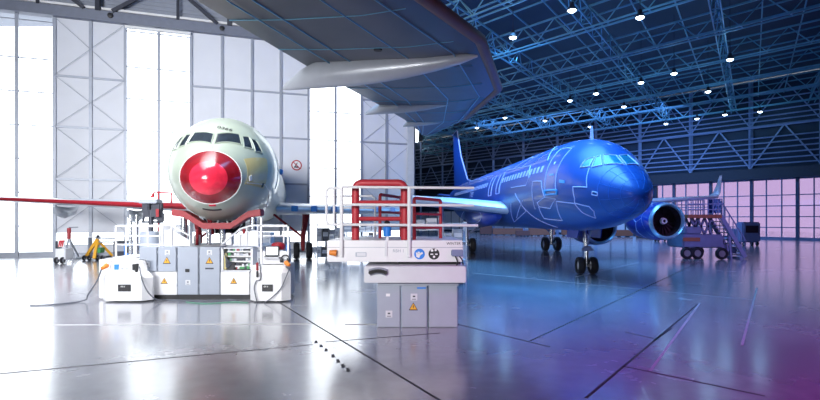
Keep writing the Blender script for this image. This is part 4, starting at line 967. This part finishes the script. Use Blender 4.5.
# ------------------------------------------------------------------ stair truck at the right
YT = 35.0
tk = thing('stair_truck', (X(705, YT), YT+1, 0), 'grey blue stair truck with a railed lift platform below the blue wing tip', 'stair truck')
MB().box(X(683, YT), X(724, YT), YT, YT+2.2, .75, 1.65).build('chassis', 'truckblue', tk, bevel=.08)
MB().box(X(686, YT), X(703, YT), YT+.1, YT+2.1, 1.65, 2.15).build('hood', 'truckblue', tk, bevel=.08)
MB().box(X(683, YT), X(700, YT), YT-.03, YT+.02, 1.2, 1.45).build('stripe', 'dullorange', tk)
for px, y in ((687.5, YT+.1), (698, YT+.1), (718, YT-.4), (702.5, YT+1.9), (713.5, YT+1.9)): wheel('wheel', (X(px, YT), y, .40), .40, .28, tk, (0, 1, 0))
MB().box(X(688, YT), X(722, YT), YT, YT+2.1, Z(218, YT), Z(214.5, YT)).build('platform_floor', 'dullorange', tk)
for y in (YT+.3, YT+1.8):
    b = MB()
    for px in (693, 700, 707): b.bar((X(px, YT), y, 1.65), (X(px+7, YT), y, Z(218, YT)), .12); b.bar((X(px+7, YT), y, 1.65), (X(px, YT), y, Z(218, YT)), .12)
    b.build('scissor_arm', 'truckblue', tk)
b = MB()
for y in (YT, YT+2.1):
    b = MB()
    for px in (688, 693, 698, 703, 708, 713, 718, 722): b.tube([(X(px, YT), y, Z(215, YT)), (X(px, YT), y, Z(199, YT))], .035, 6)
    for py in (199, 204, 209.5): b.tube([(X(688, YT), y, Z(py, YT)), (X(722, YT), y, Z(py, YT))], .035, 6)
    b.build('platform_railing', 'navysteel', tk, smooth=True)
M['cageglass'] = glass('cage_glass', (.25, .38, .65), .1)
MB().box(X(709, YT), X(721, YT), YT+.04, YT+.07, Z(213, YT), Z(199, YT)).build('cage_pane', 'cageglass', tk)
b = MB()
for y in (YT+.1, YT+1.6):
    b.bar((X(722, YT), y, Z(216, YT)), (X(746, YT), y, .12), .12, .26); b.tube([(X(722, YT), y, Z(201, YT)), (X(747, YT), y, 1.2)], .04, 6)
    for k in range(7):
        t = k/6; x = X(722, YT)*(1-t)+X(746, YT)*t; z = Z(216, YT)*(1-t)+.12*t; b.tube([(x, y, z), (x, y, z+1.0)], .03, 6)
b.build('stair_rail', 'navysteel', tk, smooth=True)
for k in range(11):
    t = (k+.5)/11; x = X(722, YT)*(1-t)+X(746, YT)*t; z = Z(216, YT)*(1-t)+.12*t
    MB().box(x-.14, x+.14, YT+.15, YT+1.55, z-.03, z+.03).build('stair_tread', 'steel_trim', tk)
b = MB(); b.bar((X(724, YT), YT+.8, .9), (X(742, YT), YT+.8, .5), .5, .35); b.bar((X(742, YT), YT+.1, .06), (X(742, YT), YT+1.6, .06), .12, .12); b.bar((X(733, YT), YT+.2, .0), (X(730, YT), YT+.2, 2.0), .12); b.build('outrigger', 'navysteel', tk)

# ------------------------------------------------------------------ far things in the dark hall
for k, (px, w, h, c) in enumerate(((508, 30, 7, 'orange'), (542, 26, 8, 'orange'), (571, 18, 6, 'orange'), (615, 36, 7, 'orange'), (645, 16, 5, 'orange'), (486, 12, 9, 'brown'), (523, 14, 6, 'brown'))):
    Y = (86, 82, 84, 78, 74, 88, 80)[k]; x0, x1 = X(px-w/2, Y), X(px+w/2, Y); z1 = h*Y/FPX*1.0
    t = thing('orange_barrier' if c == 'orange' else 'brown_crate', ((x0+x1)/2, Y, 0), ('low orange barrier on the far floor %s' if c == 'orange' else 'low brown crate on the far floor %s') % ('beneath the middle of the blue fuselage', 'just left of the rear wheels', 'just right of the rear wheels', 'behind the nose wheels', 'below the right engine', 'by the right end of the platform', 'among the orange barriers under the fuselage')[k], 'barrier' if c == 'orange' else 'crate')
    MB().box(x0, x1, Y, Y+.5, .15, z1).build('panel', 'dullorange' if c == 'orange' else c, t, bevel=.03)
    b = MB()
    for q in range(4): x = x0+(x1-x0)*(q+.5)/4; b.box(x-.1, x+.1, Y-.2, Y+.7, 0, .15)
    b.build('foot', 'darksteel', t)
for k, (px, Y, w, h, lb) in enumerate(((664, 62, 1.6, 2.2, 'grey blue cabinet on the far floor left of the stair truck'), (752, 52, 1.8, 2.4, 'grey blue tug cabin by the far glazed doors'), (741, 60, 1.4, 1.6, 'low grey blue trolley by the far glazed doors'))):
    t = thing('equipment_cart', (X(px, Y), Y+.5, 0), lb, 'cart'); x = X(px, Y)
    MB().box(x-w/2, x+w/2, Y, Y+1.2, .35, h).build('body', 'truckblue', t, bevel=.12); MB().box(x-w*.35, x+w*.35, Y-.02, Y+.02, h*.55, h*.85).build('panel', 'duct', t)
    for sx in (-1, 1):
        for y in (Y+.2, Y+1.0): wheel('wheel', (x+sx*w*.36, y, .22), .22, .14, t, (1, 0, 0))

# ------------------------------------------------------------------ bright bay: background things
# no smoking sign
i_ = None
def wall_hit(px):
    r = (px-410)/FPX; t = (38*r+24.8)/(2.83-r); return (t+.33)*math.hypot(2.83, 1)/PW
i_ = wall_hit(296.5); Yw = WP(i_, 0).y; zc = Z(165.3, Yw); rr = 5.2*Yw/FPX
ns = thing('no_smoking_sign', WP(i_, zc, .02), 'round red and white no smoking sign on the white wall', 'sign')
def wdisc(mb, r0, r1, o0, o1, mi, n=40):
    for k in range(n):
        a, c = 2*PI*k/n, 2*PI*(k+1)/n
        q = [WP(i_+r*math.cos(t)/PW, zc+r*math.sin(t), o) for o in (o0, o1) for r, t in ((r0, a), (r1, a), (r1, c), (r0, c))]
        mb.add(q, [(0, 1, 2, 3), (7, 6, 5, 4), (1, 5, 6, 2), (0, 3, 7, 4)], mi)
b = MB(); wdisc(b, 0.001, rr*.9, .02, .04, 0); b.build('face', 'signwhite', ns)
b = MB(); wdisc(b, rr*.80, rr, .02, .06, 0)
b.bar(WP(i_-rr*.6/PW, zc+rr*.6, .05), WP(i_+rr*.6/PW, zc-rr*.6, .05), rr*.16, .03, 0, N); b.build('red_ring', 'gatered', ns)
b = MB(); b.bar(WP(i_-rr*.45/PW, zc-rr*.5, .045), WP(i_+rr*.15/PW, zc+rr*.5, .045), rr*.14, .02, 0, N); b.bar(WP(i_-rr*.45/PW, zc-rr*.35, .045), WP(i_+rr*.3/PW, zc-rr*.35, .045), rr*.22, .02, 0, N); b.build('cigarette', 'black', ns)

# tail dock column hanging below the left wing
Y = 28.0
dk_ = thing('wing_jack', (X(151, Y), Y, 0), 'grey wing jack with a dark coupling under the left wing root', 'jack')
MB().lathe([(0, .75), (.15, .75), (.2, .5), (2.0, .5), (2.05, .3), (2.05, 0)], (X(150, Y), Y, 0), (0, 0, 1), 20).build('drum', 'cabgrey', dk_, smooth=True)
MB().tube([(X(151, Y), Y, 2.0), (X(151, Y), Y, 3.2)], .13, 10).build('ram', 'darksteel', dk_, smooth=True)
b = MB()
rnd = random.Random(4)
for k in range(12):
    x = X(143+rnd.random()*18, Y); z = Z(206+rnd.random()*14, Y); b.box(x-.15, x+.15, Y-.2+rnd.random()*.3, Y+.2, z-.2, z+.22)
b.tube([(X(142, Y), Y, Z(222, Y)), (X(163, Y), Y, Z(222, Y))], .06, 6); b.tube([(X(143, Y), Y, Z(222, Y)), (X(146, Y), Y, Z(206, Y))], .06, 6)
b.build('coupling', 'darksteel', dk_)
b = MB(); b.box(X(158, Y), X(161, Y), Y-.25, Y-.2, Z(217, Y), Z(209, Y)); b.build('red_lever', 'red', dk_)
MB().box(X(142, Y), X(160, Y), Y-.4, Y+.3, Z(203.5, Y), Z(199.5, Y)).build('grey_box', 'steel_trim', dk_, bevel=.03)
Yk = 30.0
for k, px in enumerate((130.5, 136.8)):
    t = thing('steel_post', (X(px, Yk), Yk, 0), 'tall steel post under the left wing, %s of the pair' % ('left' if k == 0 else 'right'), 'post')
    MB().tube([(X(px, Yk), Yk, .1), (X(px, Yk), Yk, Z(215, Yk))], .11, 12).build('tube', 'chrome', t, smooth=True)
    MB().box(X(px, Yk)-.25, X(px, Yk)+.25, Yk-.25, Yk+.25, 0, .1).build('foot', 'steel_trim', t)
# red hoist frame above the left wing root
Y = 29.0
t = thing('hoist_frame', (X(163, Y), Y, 0), 'thin red hoist frame rising above the left wing root', 'hoist')
b = MB(); b.tube([(X(158.5, Y), Y, 0), (X(158.5, Y), Y, Z(192.5, Y))], .045, 8); b.tube([(X(153, Y), Y, Z(197, Y)), (X(154, Y), Y, Z(192, Y)), (X(171.5, Y), Y, Z(193, Y)), (X(171.5, Y), Y, Z(204, Y))], .045, 8); b.build('frame', 'gatered', t, smooth=True)
MB().prism([(X(150, Y), Y-.05, Z(197.5, Y)), (X(154, Y), Y-.05, Z(197.5, Y)), (X(154, Y), Y-.05, Z(192, Y))], (0, .1, 0)).build('gusset', 'gatered', t)
# orange tripod stand
Y = 34.0
t = thing('engine_stand', (X(98, Y), Y, 0), 'orange steel stand with long pale arms by the rear wall', 'stand')
b = MB(); b.bar((X(97.5, Y), Y, Z(239, Y)), (X(85.5, Y), Y, .15), .17); b.bar((X(97.5, Y), Y, Z(241, Y)), (X(99, Y), Y-.5, .15), .17); b.bar((X(97.5, Y), Y+.1, Z(241, Y)), (X(107, Y), Y+.6, .25), .15); b.bar((X(94.5, Y), Y, Z(243.5, Y)), (X(100, Y), Y, Z(243.5, Y)), .16); b.build('tripod', 'orange_sign', t)
b = MB(); b.bar((X(98, Y), Y, Z(238, Y)), (X(116, Y), Y, Z(238.3, Y)), .10); b.bar((X(98, Y), Y, Z(242, Y)), (X(116, Y), Y, Z(242, Y)), .10); b.build('arm', 'steel_trim', t)
MB().box(X(97, Y), X(99, Y), Y-.1, Y+.1, Z(238, Y), Z(235, Y)).build('head', 'darksteel', t, bevel=.03)
MB().box(X(100, Y), X(103, Y), Y-.3, Y+.2, .5, Z(247.5, Y)).build('green_pump', 'green', t, bevel=.03)
for px in (86, 91, 99, 104): wheel('wheel', (X(px, Y), Y-.2, .17), .17, .1, t)
MB().box(X(85, Y), X(107, Y), Y-.25, Y+.6, .17, .28).build('base_frame', 'darksteel', t)
# thin crane stand
Y = 35.0
t = thing('jib_crane', (X(70, Y), Y, 0), 'thin jib crane with a red striped mast by the left windows', 'crane')
b = MB(); b.tube([(X(69, Y), Y, Z(239, Y)), (X(69, Y), Y, Z(228, Y))], .12, 8); b.build('mast', 'gatered', t, smooth=True)
b = MB(); b.tube([(X(69, Y), Y, Z(238, Y)), (X(64, Y), Y, .1)], .06, 8); b.tube([(X(69, Y), Y, Z(238, Y)), (X(74, Y), Y, .1)], .06, 8); b.tube([(X(69, Y), Y, Z(238, Y)), (X(69, Y), Y+1, .1)], .06, 8); b.tube([(X(69, Y), Y, Z(227.5, Y)), (X(78, Y), Y, Z(227.2, Y))], .04, 6); b.build('leg', 'steel_trim', t, smooth=True)
MB().box(X(60, Y), X(78, Y), Y-.2, Y+1.2, .0, .1).build('base', 'steel_trim', t)
# table beside it
t = thing('work_table', (X(75, Y), Y+1.6, 0), 'pale work table on thin legs below the rear window strip', 'table')
MB().box(X(71, Y), X(80, Y), Y+1.8, Y+2.3, Z(238.8, Y), Z(237.6, Y)).build('top', 'offwhite', t)
for px in (71.5, 79.5): MB().box(X(px, Y)-.05, X(px, Y)+.05, Y+1.85, Y+2.2, 0, Z(238.8, Y)).build('leg', 'steel_trim', t)
# striped barrier cart at left
Y = 31.5
t = thing('striped_barrier', (X(60, Y), Y, 0), 'red and white striped barrier cart at the far left of the bright bay', 'barrier')
b = MB().box(X(58, Y), X(64, Y), Y, Y+.1, 1.0, Z(240, Y)); b.build('board', 'signwhite', t)
b = MB()
for k in range(3):
    x = X(58.2+1.7*k, Y); b.prism([(x, Y-.02, 1.02), (x+.06, Y-.02, 1.02), (x+.18, Y-.02, Z(240.3, Y)), (x+.08, Y-.02, Z(240.3, Y))], (0, .02, 0))
b.build('stripe', 'gatered', t)
MB().box(X(55, Y), X(58, Y), Y, Y+.4, .9, Z(241, Y)).build('toolbox', 'darksteel', t, bevel=.03)
MB().box(X(55, Y), X(65, Y), Y, Y+.8, .25, .9).build('body', 'offwhite', t, bevel=.03)
for px in (57, 63): wheel('wheel', (X(px, Y), Y-.05, .2), .2, .12, t)
# cabinets and carts under the window strip
rnd = random.Random(12)
for k, (px, Y, w, h, m, lb) in enumerate(((121, 33, 1.0, 1.3, 'darksteel', 'dark machine cart behind the left handrail'), (131, 32, .9, 1.2, 'labelblue', 'blue and black cart behind the left handrail'), (172, 30, 1.3, 2.3, 'offwhite', 'tall pale cabinet behind the left stair guard'), (280, 29, .8, 1.7, 'offwhite', 'pale cabinet behind the console, left of the rear wheels'), (262, 27, .9, 2.0, 'white', 'white cabinet behind the console mast'), (333, 38.5, 1.2, 1.9, 'cabgrey', 'grey cabinet against the rear wall left of the red gate'))):
    x = X(px, Y); t = thing('workshop_cart', (x, Y+.4, 0), lb, 'cart')
    MB().box(x-w/2, x+w/2, Y, Y+.8, .18, h).build('body', m, t, bevel=.03)
    MB().box(x-w*.4, x+w*.4, Y-.02, Y+.01, h*.5, h*.85).build('drawer', 'black' if m == 'labelblue' else 'steel_trim', t)
    for sx in (-1, 1): 
        for y in (Y+.12, Y+.68): wheel('wheel', (x+sx*w*.38, y, .1), .1, .06, t)
